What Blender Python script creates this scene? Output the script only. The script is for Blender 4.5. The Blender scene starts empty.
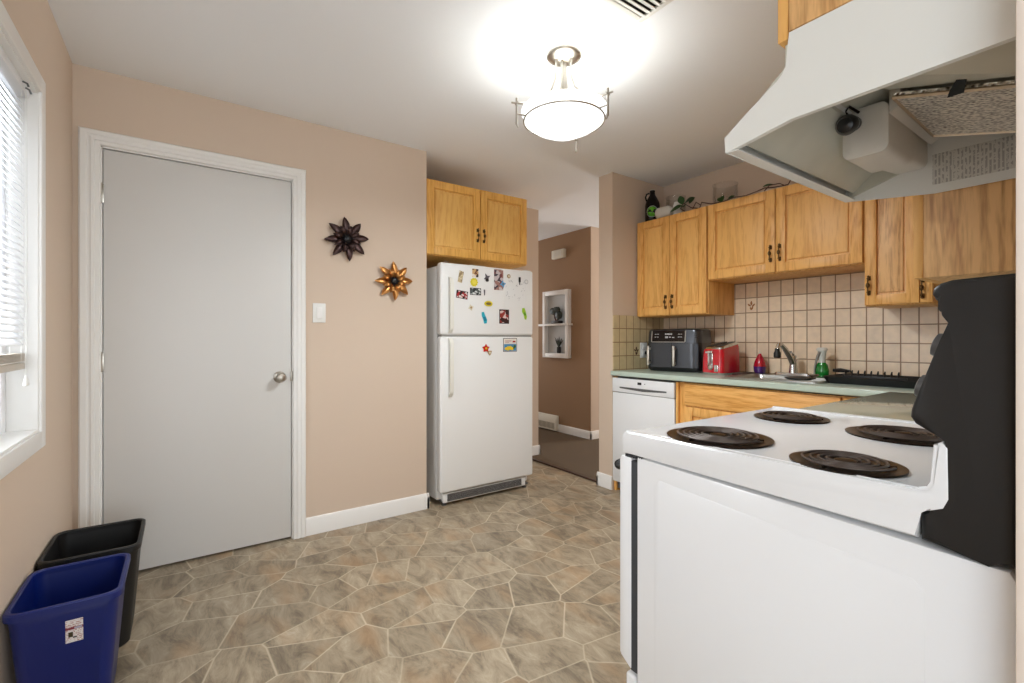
import bpy, bmesh, math, random
from mathutils import Vector, Matrix
random.seed(7)
SC = bpy.context.scene
COL = SC.collection
PI = math.pi

# ------------------------------------------------------------------ camera, world, lights, exposure
cam_d = bpy.data.cameras.new('camera'); cam = bpy.data.objects.new('camera', cam_d); COL.objects.link(cam)
cam.location = (0, 0, 1.14)
cam.rotation_euler = (PI/2, 0, math.radians(54.858))
cam_d.sensor_width = 36; cam_d.lens = 468.8/1024*36
cam_d.shift_y = -2.7/1024
cam_d.clip_start = 0.02
SC.camera = cam

SC.view_settings.view_transform = 'Standard'
SC.view_settings.look = 'None'
SC.view_settings.gamma = 1
SC.view_settings.use_curve_mapping = False
SC.view_settings.exposure = 0.18

W = bpy.data.worlds.new('world'); SC.world = W; W.use_nodes = True
bg = W.node_tree.nodes['Background']
bg.inputs[0].default_value = (0.86, 0.93, 1.0, 1); bg.inputs[1].default_value = 2.1

def area(name, loc, rot, sx, sy, power, color=(1, 1, 1)):
    l = bpy.data.lights.new(name, 'AREA'); l.shape = 'RECTANGLE'; l.size = sx; l.size_y = sy
    l.energy = power; l.color = color
    o = bpy.data.objects.new(name, l); COL.objects.link(o); o.location = loc; o.rotation_euler = rot
    return o
# daylight at kitchen and unseen dining-side windows; added fills for dining end and hallway
area('kitchen_window_daylight', (-1.70, -1.9, 1.7), (PI/2-0.06, 0, 0), 2.0, 1.8, 150, (0.93, 0.965, 1.0))
area('dining_window_daylight', (1.05, -0.75, 1.25), (PI/2, 0, 0), 1.7, 1.9, 14, (0.88, 0.95, 1.0))
area('dining_side_fill', (3.15, 0.9, 1.25), (PI/2+0.55, 0, PI/2), 2.2, 1.8, 38, (0.88, 0.95, 1.0))  # added fill, tilted up to brighten ceiling and cabinets; no window here
area('hall_end_fill', (-3.2, 6.0, 1.3), (PI/2, 0, PI), 0.7, 1.6, 30, (1.0, 0.98, 0.96))  # added fill light for the far end of the hallway
area('hall_side_fill', (-6.1, 3.2, 1.35), (PI/2, 0, -PI/2), 0.65, 1.5, 8, (1.0, 0.97, 0.93))  # added fill light that brightens the tan hallway wall

# ------------------------------------------------------------------ materials
def srgb(r, g, b):
    f = lambda c: c/12.92 if c <= 0.04045 else ((c+0.055)/1.055)**2.4
    return (f(r/255), f(g/255), f(b/255), 1)

def new_mat(name):
    m = bpy.data.materials.new(name); m.use_nodes = True
    nt = m.node_tree; b = nt.nodes['Principled BSDF']
    return m, nt, b

def plain(name, col, rough=0.5, metal=0.0, spec=0.5, bump=0.0, bscale=60, var=0.0, emit=None, estr=0, coat=0.0, trans=0.0):
    m, nt, b = new_mat(name)
    b.inputs['Base Color'].default_value = col
    b.inputs['Roughness'].default_value = rough
    b.inputs['Metallic'].default_value = metal
    b.inputs['Specular IOR Level'].default_value = spec
    b.inputs['Coat Weight'].default_value = coat
    b.inputs['Transmission Weight'].default_value = trans
    if emit:
        b.inputs['Emission Color'].default_value = emit; b.inputs['Emission Strength'].default_value = estr
    tc = nt.nodes.new('ShaderNodeTexCoord')
    n = nt.nodes.new('ShaderNodeTexNoise'); n.inputs['Scale'].default_value = bscale; n.inputs['Detail'].default_value = 3
    nt.links.new(tc.outputs['Object'], n.inputs['Vector'])
    if var > 0:
        mx = nt.nodes.new('ShaderNodeMix'); mx.data_type = 'RGBA'
        mx.inputs[6].default_value = col; mx.inputs[7].default_value = tuple(c*(1-var) for c in col[:3])+(1,)
        nt.links.new(n.outputs['Fac'], mx.inputs[0]); nt.links.new(mx.outputs[2], b.inputs['Base Color'])
    if bump > 0:
        bp = nt.nodes.new('ShaderNodeBump'); bp.inputs['Strength'].default_value = bump; bp.inputs['Distance'].default_value = 0.002
        nt.links.new(n.outputs['Fac'], bp.inputs['Height']); nt.links.new(bp.outputs['Normal'], b.inputs['Normal'])
    return m

def oak(name, axis='Z', light=(238, 182, 104), dark=(208, 142, 62), seed=0.0, scale=1.0):
    m, nt, b = new_mat(name)
    tc = nt.nodes.new('ShaderNodeTexCoord'); mp = nt.nodes.new('ShaderNodeMapping')
    st = {'Z': (1, 1, 0.09), 'X': (0.09, 1, 1), 'Y': (1, 0.09, 1)}[axis]
    mp.inputs['Scale'].default_value = st; mp.inputs['Location'].default_value = (seed, seed*1.7, seed*0.6)
    nt.links.new(tc.outputs['Object'], mp.inputs['Vector'])
    n1 = nt.nodes.new('ShaderNodeTexNoise'); n1.inputs['Scale'].default_value = 9*scale; n1.inputs['Detail'].default_value = 3; n1.inputs['Distortion'].default_value = 0.6
    nt.links.new(mp.outputs[0], n1.inputs['Vector'])
    mul = nt.nodes.new('ShaderNodeMath'); mul.operation = 'MULTIPLY'; mul.inputs[1].default_value = 9.0
    nt.links.new(n1.outputs['Fac'], mul.inputs[0])
    fr = nt.nodes.new('ShaderNodeMath'); fr.operation = 'PINGPONG'; fr.inputs[1].default_value = 0.5
    nt.links.new(mul.outputs[0], fr.inputs[0])
    n2 = nt.nodes.new('ShaderNodeTexNoise'); n2.inputs['Scale'].default_value = 170; n2.inputs['Detail'].default_value = 2
    nt.links.new(mp.outputs[0], n2.inputs['Vector'])
    ad = nt.nodes.new('ShaderNodeMath'); ad.operation = 'MULTIPLY_ADD'; ad.inputs[1].default_value = 0.9
    sb = nt.nodes.new('ShaderNodeMath'); sb.operation = 'SUBTRACT'; sb.inputs[1].default_value = 0.25
    nt.links.new(n2.outputs['Fac'], sb.inputs[0])
    nt.links.new(fr.outputs[0], ad.inputs[0]); nt.links.new(sb.outputs[0], ad.inputs[2])
    cr = nt.nodes.new('ShaderNodeValToRGB')
    cr.color_ramp.elements[0].position = 0.1; cr.color_ramp.elements[0].color = srgb(*dark)
    cr.color_ramp.elements[1].position = 0.6; cr.color_ramp.elements[1].color = srgb(*light)
    nt.links.new(ad.outputs[0], cr.inputs[0]); nt.links.new(cr.outputs[0], b.inputs['Base Color'])
    b.inputs['Roughness'].default_value = 0.42
    bp = nt.nodes.new('ShaderNodeBump'); bp.inputs['Strength'].default_value = 0.12; bp.inputs['Distance'].default_value = 0.001
    nt.links.new(n2.outputs['Fac'], bp.inputs['Height']); nt.links.new(bp.outputs['Normal'], b.inputs['Normal'])
    return m

def floor_mat():
    m, nt, b = new_mat('flagstone_vinyl')
    L = nt.links.new
    tc = nt.nodes.new('ShaderNodeTexCoord')
    mp = nt.nodes.new('ShaderNodeMapping'); mp.inputs['Scale'].default_value = (5.5, 4.3, 1); mp.inputs['Rotation'].default_value = (0, 0, 0.5)
    L(tc.outputs['Object'], mp.inputs['Vector'])
    v1 = nt.nodes.new('ShaderNodeTexVoronoi'); v1.voronoi_dimensions = '2D'; v1.feature = 'DISTANCE_TO_EDGE'; v1.inputs['Scale'].default_value = 1
    v2 = nt.nodes.new('ShaderNodeTexVoronoi'); v2.voronoi_dimensions = '2D'; v2.feature = 'F1'; v2.inputs['Scale'].default_value = 1
    for v in (v1, v2):
        L(mp.outputs[0], v.inputs['Vector']); v.inputs['Randomness'].default_value = 0.95
    # grout mask
    cr = nt.nodes.new('ShaderNodeValToRGB')
    cr.color_ramp.elements[0].position = 0.006; cr.color_ramp.elements[0].color = (1, 1, 1, 1)
    cr.color_ramp.elements[1].position = 0.022; cr.color_ramp.elements[1].color = (0, 0, 0, 1)
    L(v1.outputs['Distance'], cr.inputs[0])
    # grout fades in places, as printed vinyl does
    # per cell offset, rotated streaks
    vm = nt.nodes.new('ShaderNodeVectorMath'); vm.operation = 'MULTIPLY_ADD'
    vm.inputs[1].default_value = (13, 17, 11)
    L(v2.outputs['Color'], vm.inputs[0]); L(tc.outputs['Object'], vm.inputs[2])
    mp2 = nt.nodes.new('ShaderNodeMapping'); mp2.inputs['Scale'].default_value = (3.2, 7.5, 5); mp2.inputs['Rotation'].default_value = (0, 0, 0.55)
    L(vm.outputs[0], mp2.inputs['Vector'])
    n = nt.nodes.new('ShaderNodeTexNoise'); n.inputs['Scale'].default_value = 1.7; n.inputs['Detail'].default_value = 9; n.inputs['Roughness'].default_value = 0.74; n.inputs['Distortion'].default_value = 0.7
    L(mp2.outputs[0], n.inputs['Vector'])
    c2 = nt.nodes.new('ShaderNodeValToRGB'); e = c2.color_ramp.elements
    e[0].position = 0.30; e[0].color = srgb(100, 88, 72)
    e[1].position = 0.74; e[1].color = srgb(196, 186, 168)
    for p, c in ((0.42, (132, 118, 98)), (0.50, (154, 139, 116)), (0.60, (170, 155, 132))):
        k = e.new(p); k.color = srgb(*c)
    L(n.outputs['Fac'], c2.inputs[0])
    # warm ochre patches
    n3 = nt.nodes.new('ShaderNodeTexNoise'); n3.inputs['Scale'].default_value = 0.9; n3.inputs['Detail'].default_value = 4
    L(mp2.outputs[0], n3.inputs['Vector'])
    c3 = nt.nodes.new('ShaderNodeValToRGB'); c3.color_ramp.elements[0].position = 0.52; c3.color_ramp.elements[0].color = (0, 0, 0, 1)
    c3.color_ramp.elements[1].position = 0.7; c3.color_ramp.elements[1].color = (0.5, 0.5, 0.5, 1)
    L(n3.outputs['Fac'], c3.inputs[0])
    mo = nt.nodes.new('ShaderNodeMix'); mo.data_type = 'RGBA'; mo.inputs[7].default_value = srgb(172, 136, 98)
    L(c3.outputs[0], mo.inputs[0]); L(c2.outputs[0], mo.inputs[6])
    # per cell brightness
    hs = nt.nodes.new('ShaderNodeHueSaturation')
    sp = nt.nodes.new('ShaderNodeSeparateColor'); L(v2.outputs['Color'], sp.inputs[0])
    mr = nt.nodes.new('ShaderNodeMapRange'); mr.inputs[3].default_value = 0.86; mr.inputs[4].default_value = 1.1
    L(sp.outputs[0], mr.inputs[0]); L(mr.outputs[0], hs.inputs['Value']); L(mo.outputs[2], hs.inputs['Color'])
    mg = nt.nodes.new('ShaderNodeMix'); mg.data_type = 'RGBA'; mg.inputs[7].default_value = srgb(212, 198, 172)
    mm = nt.nodes.new('ShaderNodeMath'); mm.operation = 'MULTIPLY'; mm.inputs[1].default_value = 0.62
    gn = nt.nodes.new('ShaderNodeTexNoise'); gn.inputs['Scale'].default_value = 2.6; L(tc.outputs['Object'], gn.inputs['Vector'])
    gr = nt.nodes.new('ShaderNodeMapRange'); gr.inputs[1].default_value = 0.36; gr.inputs[2].default_value = 0.62; gr.inputs[3].default_value = 0.5; gr.inputs[4].default_value = 1.15; L(gn.outputs['Fac'], gr.inputs[0])
    gm = nt.nodes.new('ShaderNodeMath'); gm.operation = 'MULTIPLY'; L(cr.outputs[0], gm.inputs[0]); L(gr.outputs[0], gm.inputs[1]); L(gm.outputs[0], mm.inputs[0]); L(mm.outputs[0], mg.inputs[0]); L(hs.outputs[0], mg.inputs[6])
    L(mg.outputs[2], b.inputs['Base Color'])
    b.inputs['Roughness'].default_value = 0.42
    bp = nt.nodes.new('ShaderNodeBump'); bp.inputs['Strength'].default_value = 0.15; bp.inputs['Distance'].default_value = 0.002
    L(n.outputs['Fac'], bp.inputs['Height']); L(bp.outputs['Normal'], b.inputs['Normal'])
    return m

def tile_mat(name, ux, u0, z0, tint=(238, 215, 186)):
    """square glazed tiles: grid along ux ('X' or 'Y'), pitch .08 x .1045"""
    m, nt, b = new_mat(name)
    L = nt.links.new
    tc = nt.nodes.new('ShaderNodeTexCoord'); sp = nt.nodes.new('ShaderNodeSeparateXYZ'); L(tc.outputs['Object'], sp.inputs[0])
    def grid(sock, off, pitch):
        a = nt.nodes.new('ShaderNodeMath'); a.operation = 'SUBTRACT'; a.inputs[1].default_value = off; L(sock, a.inputs[0])
        d = nt.nodes.new('ShaderNodeMath'); d.operation = 'DIVIDE'; d.inputs[1].default_value = pitch; L(a.outputs[0], d.inputs[0])
        p = nt.nodes.new('ShaderNodeMath'); p.operation = 'PINGPONG'; p.inputs[1].default_value = 0.5; L(d.outputs[0], p.inputs[0])
        s = nt.nodes.new('ShaderNodeMath'); s.operation = 'MULTIPLY'; s.inputs[1].default_value = pitch; L(p.outputs[0], s.inputs[0])
        fl = nt.nodes.new('ShaderNodeMath'); fl.operation = 'FLOOR'; L(d.outputs[0], fl.inputs[0])
        return s.outputs[0], fl.outputs[0]
    gu, fu = grid(sp.outputs[ux], u0, 0.0795)
    gz, fz = grid(sp.outputs['Z'], z0, 0.1043)
    mn = nt.nodes.new('ShaderNodeMath'); mn.operation = 'MINIMUM'; L(gu, mn.inputs[0]); L(gz, mn.inputs[1])
    mr = nt.nodes.new('ShaderNodeMapRange'); mr.inputs[1].default_value = 0.0015; mr.inputs[2].default_value = 0.0042
    L(mn.outputs[0], mr.inputs[0])
    cb = nt.nodes.new('ShaderNodeCombineXYZ'); L(fu, cb.inputs[0]); L(fz, cb.inputs[1])
    wn = nt.nodes.new('ShaderNodeTexWhiteNoise'); wn.noise_dimensions = '2D'; L(cb.outputs[0], wn.inputs[0])
    ns = nt.nodes.new('ShaderNodeTexNoise'); ns.inputs['Scale'].default_value = 28; ns.inputs['Detail'].default_value = 4; L(tc.outputs['Object'], ns.inputs['Vector'])
    hs = nt.nodes.new('ShaderNodeHueSaturation'); hs.inputs['Color'].default_value = srgb(*tint)
    v = nt.nodes.new('ShaderNodeMapRange'); v.inputs[3].default_value = 0.93; v.inputs[4].default_value = 1.06; L(wn.outputs[0], v.inputs[0])
    v2 = nt.nodes.new('ShaderNodeMapRange'); v2.inputs[1].default_value = 0.3; v2.inputs[2].default_value = 0.7; v2.inputs[3].default_value = 0.93; v2.inputs[4].default_value = 1.05; L(ns.outputs['Fac'], v2.inputs[0])
    vm = nt.nodes.new('ShaderNodeMath'); vm.operation = 'MULTIPLY'; L(v.outputs[0], vm.inputs[0]); L(v2.outputs[0], vm.inputs[1]); L(vm.outputs[0], hs.inputs['Value'])
    mx = nt.nodes.new('ShaderNodeMix'); mx.data_type = 'RGBA'; mx.inputs[6].default_value = srgb(140, 104, 70)
    L(mr.outputs[0], mx.inputs[0]); L(hs.outputs[0], mx.inputs[7]); L(mx.outputs[2], b.inputs['Base Color'])
    b.inputs['Roughness'].default_value = 0.3
    bp = nt.nodes.new('ShaderNodeBump'); bp.inputs['Strength'].default_value = 0.5; bp.inputs['Distance'].default_value = 0.002
    L(mr.outputs[0], bp.inputs['Height']); L(bp.outputs['Normal'], b.inputs['Normal'])
    return m

def stripes_mat(name, base, ink, axis_line, pitch, nscale, thr=0.5):
    """rows of tiny illegible print"""
    m, nt, b = new_mat(name); L = nt.links.new
    tc = nt.nodes.new('ShaderNodeTexCoord'); sp = nt.nodes.new('ShaderNodeSeparateXYZ'); L(tc.outputs['Object'], sp.inputs[0])
    d = nt.nodes.new('ShaderNodeMath'); d.operation = 'DIVIDE'; d.inputs[1].default_value = pitch; L(sp.outputs[axis_line], d.inputs[0])
    fr = nt.nodes.new('ShaderNodeMath'); fr.operation = 'FRACT'; L(d.outputs[0], fr.inputs[0])
    gt = nt.nodes.new('ShaderNodeMath'); gt.operation = 'GREATER_THAN'; gt.inputs[1].default_value = 0.45; L(fr.outputs[0], gt.inputs[0])
    n = nt.nodes.new('ShaderNodeTexNoise'); n.inputs['Scale'].default_value = nscale; n.inputs['Detail'].default_value = 2; L(tc.outputs['Object'], n.inputs['Vector'])
    g2 = nt.nodes.new('ShaderNodeMath'); g2.operation = 'GREATER_THAN'; g2.inputs[1].default_value = thr; L(n.outputs['Fac'], g2.inputs[0])
    mu = nt.nodes.new('ShaderNodeMath'); mu.operation = 'MULTIPLY'; L(gt.outputs[0], mu.inputs[0]); L(g2.outputs[0], mu.inputs[1])
    mx = nt.nodes.new('ShaderNodeMix'); mx.data_type = 'RGBA'; mx.inputs[6].default_value = base; mx.inputs[7].default_value = ink
    L(mu.outputs[0], mx.inputs[0]); L(mx.outputs[2], b.inputs['Base Color']); b.inputs['Roughness'].default_value = 0.5
    return m

def collage_mat(name, cols, scale):
    """small snapshot: blotches of the given colours"""
    m, nt, b = new_mat(name); L = nt.links.new
    tc = nt.nodes.new('ShaderNodeTexCoord')
    v = nt.nodes.new('ShaderNodeTexVoronoi'); v.inputs['Scale'].default_value = scale; L(tc.outputs['Object'], v.inputs['Vector'])
    sp = nt.nodes.new('ShaderNodeSeparateColor'); L(v.outputs['Color'], sp.inputs[0])
    cr = nt.nodes.new('ShaderNodeValToRGB'); cr.color_ramp.interpolation = 'CONSTANT'; e = cr.color_ramp.elements
    e[0].position = 0; e[0].color = srgb(*cols[0]); e[1].position = 1/len(cols); e[1].color = srgb(*cols[1])
    for i in range(2, len(cols)):
        k = e.new(i/len(cols)); k.color = srgb(*cols[i])
    L(sp.outputs[0], cr.inputs[0]); L(cr.outputs[0], b.inputs['Base Color']); b.inputs['Roughness'].default_value = 0.35
    return m

def glass_mat(name, tint=(1, 1, 1, 1), gloss=0.12, alpha=None):
    m = bpy.data.materials.new(name); m.use_nodes = True; nt = m.node_tree; nt.nodes.clear()
    o = nt.nodes.new('ShaderNodeOutputMaterial'); t = nt.nodes.new('ShaderNodeBsdfTransparent'); t.inputs[0].default_value = tint
    g = nt.nodes.new('ShaderNodeBsdfGlossy'); g.inputs['Roughness'].default_value = 0.03
    x = nt.nodes.new('ShaderNodeMixShader'); fz = nt.nodes.new('ShaderNodeLayerWeight'); fz.inputs[0].default_value = 0.25
    a = nt.nodes.new('ShaderNodeMath'); a.operation = 'MULTIPLY_ADD'; a.inputs[1].default_value = 0.22; a.inputs[2].default_value = gloss*0.3
    nt.links.new(fz.outputs['Fresnel'], a.inputs[0]); nt.links.new(a.outputs[0], x.inputs[0])
    nt.links.new(t.outputs[0], x.inputs[1]); nt.links.new(g.outputs[0], x.inputs[2]); nt.links.new(x.outputs[0], o.inputs[0])
    return m

M = {}
M['wall'] = plain('painted_wall_beige', srgb(212, 192, 172), 0.75, bump=0.15, bscale=220)
M['hallwall'] = plain('painted_wall_tan', srgb(156, 124, 94), 0.8, bump=0.15, bscale=220)
M['ceiling'] = plain('ceiling_paint', srgb(243, 245, 247), 0.85, bump=0.15, bscale=260)
M['trim'] = plain('white_trim', srgb(238, 236, 232), 0.38)
M['doorp'] = plain('door_paint', srgb(216, 214, 210), 0.45, bump=0.06, bscale=90)
M['vinyl'] = plain('window_vinyl', srgb(240, 241, 243), 0.35)
M['floor'] = floor_mat()
M['carpet'] = plain('brown_carpet', srgb(116, 94, 68), 0.95, bump=1.0, bscale=330, var=0.75)
M['thresh'] = plain('dark_strip', srgb(70, 48, 36), 0.5)
M['oakv'] = oak('oak_vertical', 'Z', seed=3.1)
M['oakh'] = oak('oak_horizontal', 'X', seed=1.4)
M['oakp'] = oak('oak_panel', 'Z', light=(240, 186, 108), dark=(218, 156, 78), seed=7.7, scale=0.8)
M['oakg'] = oak('oak_golden', 'Z', light=(246, 192, 102), dark=(222, 158, 70), seed=5.2)
M['oakgp'] = oak('oak_golden_panel', 'Z', light=(248, 200, 116), dark=(232, 172, 86), seed=9.2, scale=0.8)
M['oakc'] = oak('oak_coarse', 'Z', light=(234, 186, 124), dark=(188, 134, 78), seed=2.3, scale=1.1)
M['oaky'] = oak('oak_along_wall', 'Y', seed=4.4)
M['brass'] = plain('antique_brass', srgb(112, 84, 52), 0.38, 0.85, var=0.5, bscale=300)
M['tileB'] = tile_mat('beige_wall_tiles', 'X', -1.204, 1.1138)
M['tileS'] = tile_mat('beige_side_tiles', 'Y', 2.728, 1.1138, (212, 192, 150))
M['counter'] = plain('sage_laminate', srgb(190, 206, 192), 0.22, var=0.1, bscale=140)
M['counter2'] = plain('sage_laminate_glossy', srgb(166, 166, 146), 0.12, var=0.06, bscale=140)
M['enamel'] = plain('white_enamel', srgb(236, 237, 238), 0.22, coat=0.3)
M['fridge'] = plain('white_textured_steel', srgb(236, 236, 234), 0.36, bump=0.12, bscale=500)
M['plastic'] = plain('white_plastic', srgb(232, 231, 226), 0.4)
M['cream'] = plain('cream_plastic', srgb(226, 220, 204), 0.5)
M['black'] = plain('black_enamel', srgb(22, 22, 24), 0.3)
M['blackp'] = plain('black_plastic', srgb(13, 12, 12), 0.45, bump=0.05, bscale=300)
M['rubber'] = plain('grey_rubber', srgb(58, 60, 64), 0.6)
M['grey'] = plain('grey_plastic', srgb(90, 90, 90), 0.4)
M['chrome'] = plain('chrome', srgb(205, 205, 205), 0.14, 1.0)
M['nickel'] = plain('brushed_nickel', srgb(176, 170, 160), 0.32, 1.0)
M['steel'] = plain('stainless_steel', srgb(176, 176, 172), 0.3, 1.0)
M['coil'] = plain('heating_coil', srgb(92, 82, 76), 0.35, 0.6)
M['pan'] = plain('burnt_drip_pan', srgb(44, 30, 21), 0.28, 0.75, var=0.6, bscale=40)
M['hood'] = plain('hood_enamel', srgb(232, 232, 226), 0.32)
M['hoodin'] = plain('greasy_hood_inside', srgb(214, 212, 196), 0.32, var=0.22, bscale=9)
M['housing'] = plain('hood_lamp_housing', srgb(222, 216, 204), 0.4, var=0.12, bscale=18)
M['blue'] = plain('blue_plastic', srgb(0, 24, 96), 0.42, bump=0.1, bscale=500)
M['binblack'] = plain('bin_black_plastic', srgb(12, 11, 10), 0.5, bump=0.1, bscale=500)
M['red'] = plain('red_enamel', srgb(196, 16, 34), 0.2, coat=0.6)
M['charcoal'] = plain('charcoal_metal', srgb(78, 80, 84), 0.28, 0.8)
M['display'] = plain('glossy_display', srgb(22, 14, 16), 0.08)
M['paleprint'] = plain('pale_print', srgb(190, 188, 186), 0.5)  # pale marks printed on the air fryer display
M['glass'] = glass_mat('window_glass')
M['clear'] = glass_mat('clear_glassware', (0.97, 0.97, 0.965, 1), 0.12)
M['slat'] = plain('blind_slat', srgb(240, 241, 243), 0.45)
M['leaf'] = plain('leaf_green', srgb(52, 96, 34), 0.4, var=0.4, bscale=30)
M['darkleaf'] = plain('dark_leaf', srgb(30, 38, 26), 0.5)
M['vine'] = plain('vine_stem', srgb(84, 48, 38), 0.6)
M['growler'] = plain('brown_glass', srgb(14, 6, 5), 0.25, spec=0.3)
M['emblem'] = plain('green_emblem', srgb(120, 210, 50), 0.5)
M['emblemw'] = plain('emblem_ring', srgb(222, 236, 214), 0.5)
M['frost'] = plain('cloudy_plastic', srgb(212, 208, 198), 0.4)
M['petal_b'] = plain('bronze_petal', srgb(74, 56, 54), 0.32, 0.8, var=0.35, bscale=25)
M['petal_g'] = plain('copper_petal', srgb(206, 146, 84), 0.28, 0.9, var=0.35, bscale=25)
M['outside'] = plain('outside_siding', srgb(214, 224, 236), 0.8)

# lamp glass (gives off the room's light)
def lampglass():
    m, nt, b = new_mat('alabaster_lamp_glass'); L = nt.links.new
    b.inputs['Base Color'].default_value = srgb(246, 242, 232); b.inputs['Roughness'].default_value = 0.3
    tc = nt.nodes.new('ShaderNodeTexCoord'); n = nt.nodes.new('ShaderNodeTexNoise'); n.inputs['Scale'].default_value = 7; n.inputs['Distortion'].default_value = 1.5
    L(tc.outputs['Object'], n.inputs['Vector'])
    cr = nt.nodes.new('ShaderNodeValToRGB'); cr.color_ramp.elements[0].position = 0.35; cr.color_ramp.elements[0].color = (0.58, 0.62, 0.64, 1)
    cr.color_ramp.elements[1].position = 0.6; cr.color_ramp.elements[1].color = (0.95, 0.98, 1, 1)
    L(n.outputs['Fac'], cr.inputs[0]); L(cr.outputs[0], b.inputs['Emission Color']); b.inputs['Emission Strength'].default_value = 1.6
    return m
M['lampglass'] = lampglass()

def filter_mat():
    m, nt, b = new_mat('aluminium_mesh_filter'); L = nt.links.new
    tc = nt.nodes.new('ShaderNodeTexCoord')
    mp = nt.nodes.new('ShaderNodeMapping'); mp.inputs['Scale'].default_value = (1, 2.2, 1); mp.inputs['Rotation'].default_value = (0, 0, 0.4)
    L(tc.outputs['Object'], mp.inputs['Vector'])
    v = nt.nodes.new('ShaderNodeTexVoronoi'); v.inputs['Scale'].default_value = 130; L(mp.outputs[0], v.inputs['Vector'])
    w = nt.nodes.new('ShaderNodeTexWave'); w.inputs['Scale'].default_value = 9; w.inputs['Distortion'].default_value = 3; L(mp.outputs[0], w.inputs['Vector'])
    mu = nt.nodes.new('ShaderNodeMath'); mu.operation = 'MULTIPLY'; L(v.outputs['Distance'], mu.inputs[0]); mu.inputs[1].default_value = 1.0
    cr = nt.nodes.new('ShaderNodeValToRGB'); cr.color_ramp.elements[0].position = 0.2; cr.color_ramp.elements[0].color = srgb(86, 74, 60)
    cr.color_ramp.elements[1].position = 0.6; cr.color_ramp.elements[1].color = srgb(240, 234, 222)
    L(mu.outputs[0], cr.inputs[0]); L(cr.outputs[0], b.inputs['Base Color'])
    b.inputs['Metallic'].default_value = 0.7; b.inputs['Roughness'].default_value = 0.3
    bp = nt.nodes.new('ShaderNodeBump'); bp.inputs['Strength'].default_value = 1; bp.inputs['Distance'].default_value = 0.004
    L(mu.outputs[0], bp.inputs['Height']); L(bp.outputs['Normal'], b.inputs['Normal'])
    return m
M['filter'] = filter_mat()

# ------------------------------------------------------------------ mesh helpers
def BM(): return bmesh.new()

def box(bm, x0, x1, y0, y1, z0, z1, bev=0.0, seg=2, mi=0):
    r = bmesh.ops.create_cube(bm, size=1.0); vs = r['verts']
    for v in vs:
        v.co = Vector(((x0+x1)/2+v.co.x*(x1-x0), (y0+y1)/2+v.co.y*(y1-y0), (z0+z1)/2+v.co.z*(z1-z0)))
    fs = set(f for v in vs for f in v.link_faces)
    if bev > 0:
        es = set(e for v in vs for e in v.link_edges)
        r2 = bmesh.ops.bevel(bm, geom=list(es), offset=bev, segments=seg, profile=0.5, affect='EDGES')
        fs = set(r2['faces']) | set(f for f in fs if f.is_valid)
    if mi:
        for f in fs:
            if f.is_valid: f.material_index = mi
    return vs

def tube(bm, pts, r, n=10, closed=False, caps=True, mi=0):
    """tube along points; r float or list"""
    pts = [Vector(p) for p in pts]; N = len(pts)
    rs = r if isinstance(r, (list, tuple)) else [r]*N
    rings = []
    up = None
    for i, p in enumerate(pts):
        if closed: t = pts[(i+1) % N]-pts[i-1]
        elif i == 0: t = pts[1]-pts[0]
        elif i == N-1: t = pts[-1]-pts[-2]
        else: t = pts[i+1]-pts[i-1]
        t.normalize()
        if up is None:
            up = Vector((0, 0, 1)) if abs(t.z) < 0.9 else Vector((1, 0, 0))
        a = t.cross(up)
        if a.length < 1e-5: a = t.cross(Vector((1, 0.1, 0)))
        a.normalize(); b = a.cross(t).normalized(); up = b
        rings.append([bm.verts.new(p+(a*math.cos(2*PI*k/n)+b*math.sin(2*PI*k/n))*rs[i]) for k in range(n)])
    M_ = N if closed else N-1
    for i in range(M_):
        A, B = rings[i], rings[(i+1) % N]
        for k in range(n):
            f = bm.faces.new((A[k], A[(k+1) % n], B[(k+1) % n], B[k])); f.material_index = mi
    if caps and not closed:
        f = bm.faces.new(rings[0]); f.material_index = mi
        f = bm.faces.new(list(reversed(rings[-1]))); f.material_index = mi

def lathe(bm, prof, c=(0, 0, 0), n=32, axis='Z', mi=0, capb=True, capt=True):
    """prof: (r, h) pairs about axis"""
    c = Vector(c); rings = []
    def pt(r, h, a):
        x, y = r*math.cos(a), r*math.sin(a)
        return c+{'Z': Vector((x, y, h)), 'Y': Vector((x, h, y)), 'X': Vector((h, x, y))}[axis]
    for r, h in prof:
        if r < 1e-6: rings.append([bm.verts.new(pt(0, h, 0))])
        else: rings.append([bm.verts.new(pt(r, h, 2*PI*k/n)) for k in range(n)])
    for i in range(len(rings)-1):
        A, B = rings[i], rings[i+1]
        for k in range(n):
            a0, a1 = A[k % len(A)], A[(k+1) % len(A)]; b0, b1 = B[k % len(B)], B[(k+1) % len(B)]
            vs = []
            for v in (a0, a1, b1, b0):
                if v not in vs: vs.append(v)
            if len(vs) >= 3:
                f = bm.faces.new(vs); f.material_index = mi
    if capb and len(rings[0]) > 1: bm.faces.new(rings[0]).material_index = mi
    if capt and len(rings[-1]) > 1: bm.faces.new(list(reversed(rings[-1]))).material_index = mi

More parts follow.
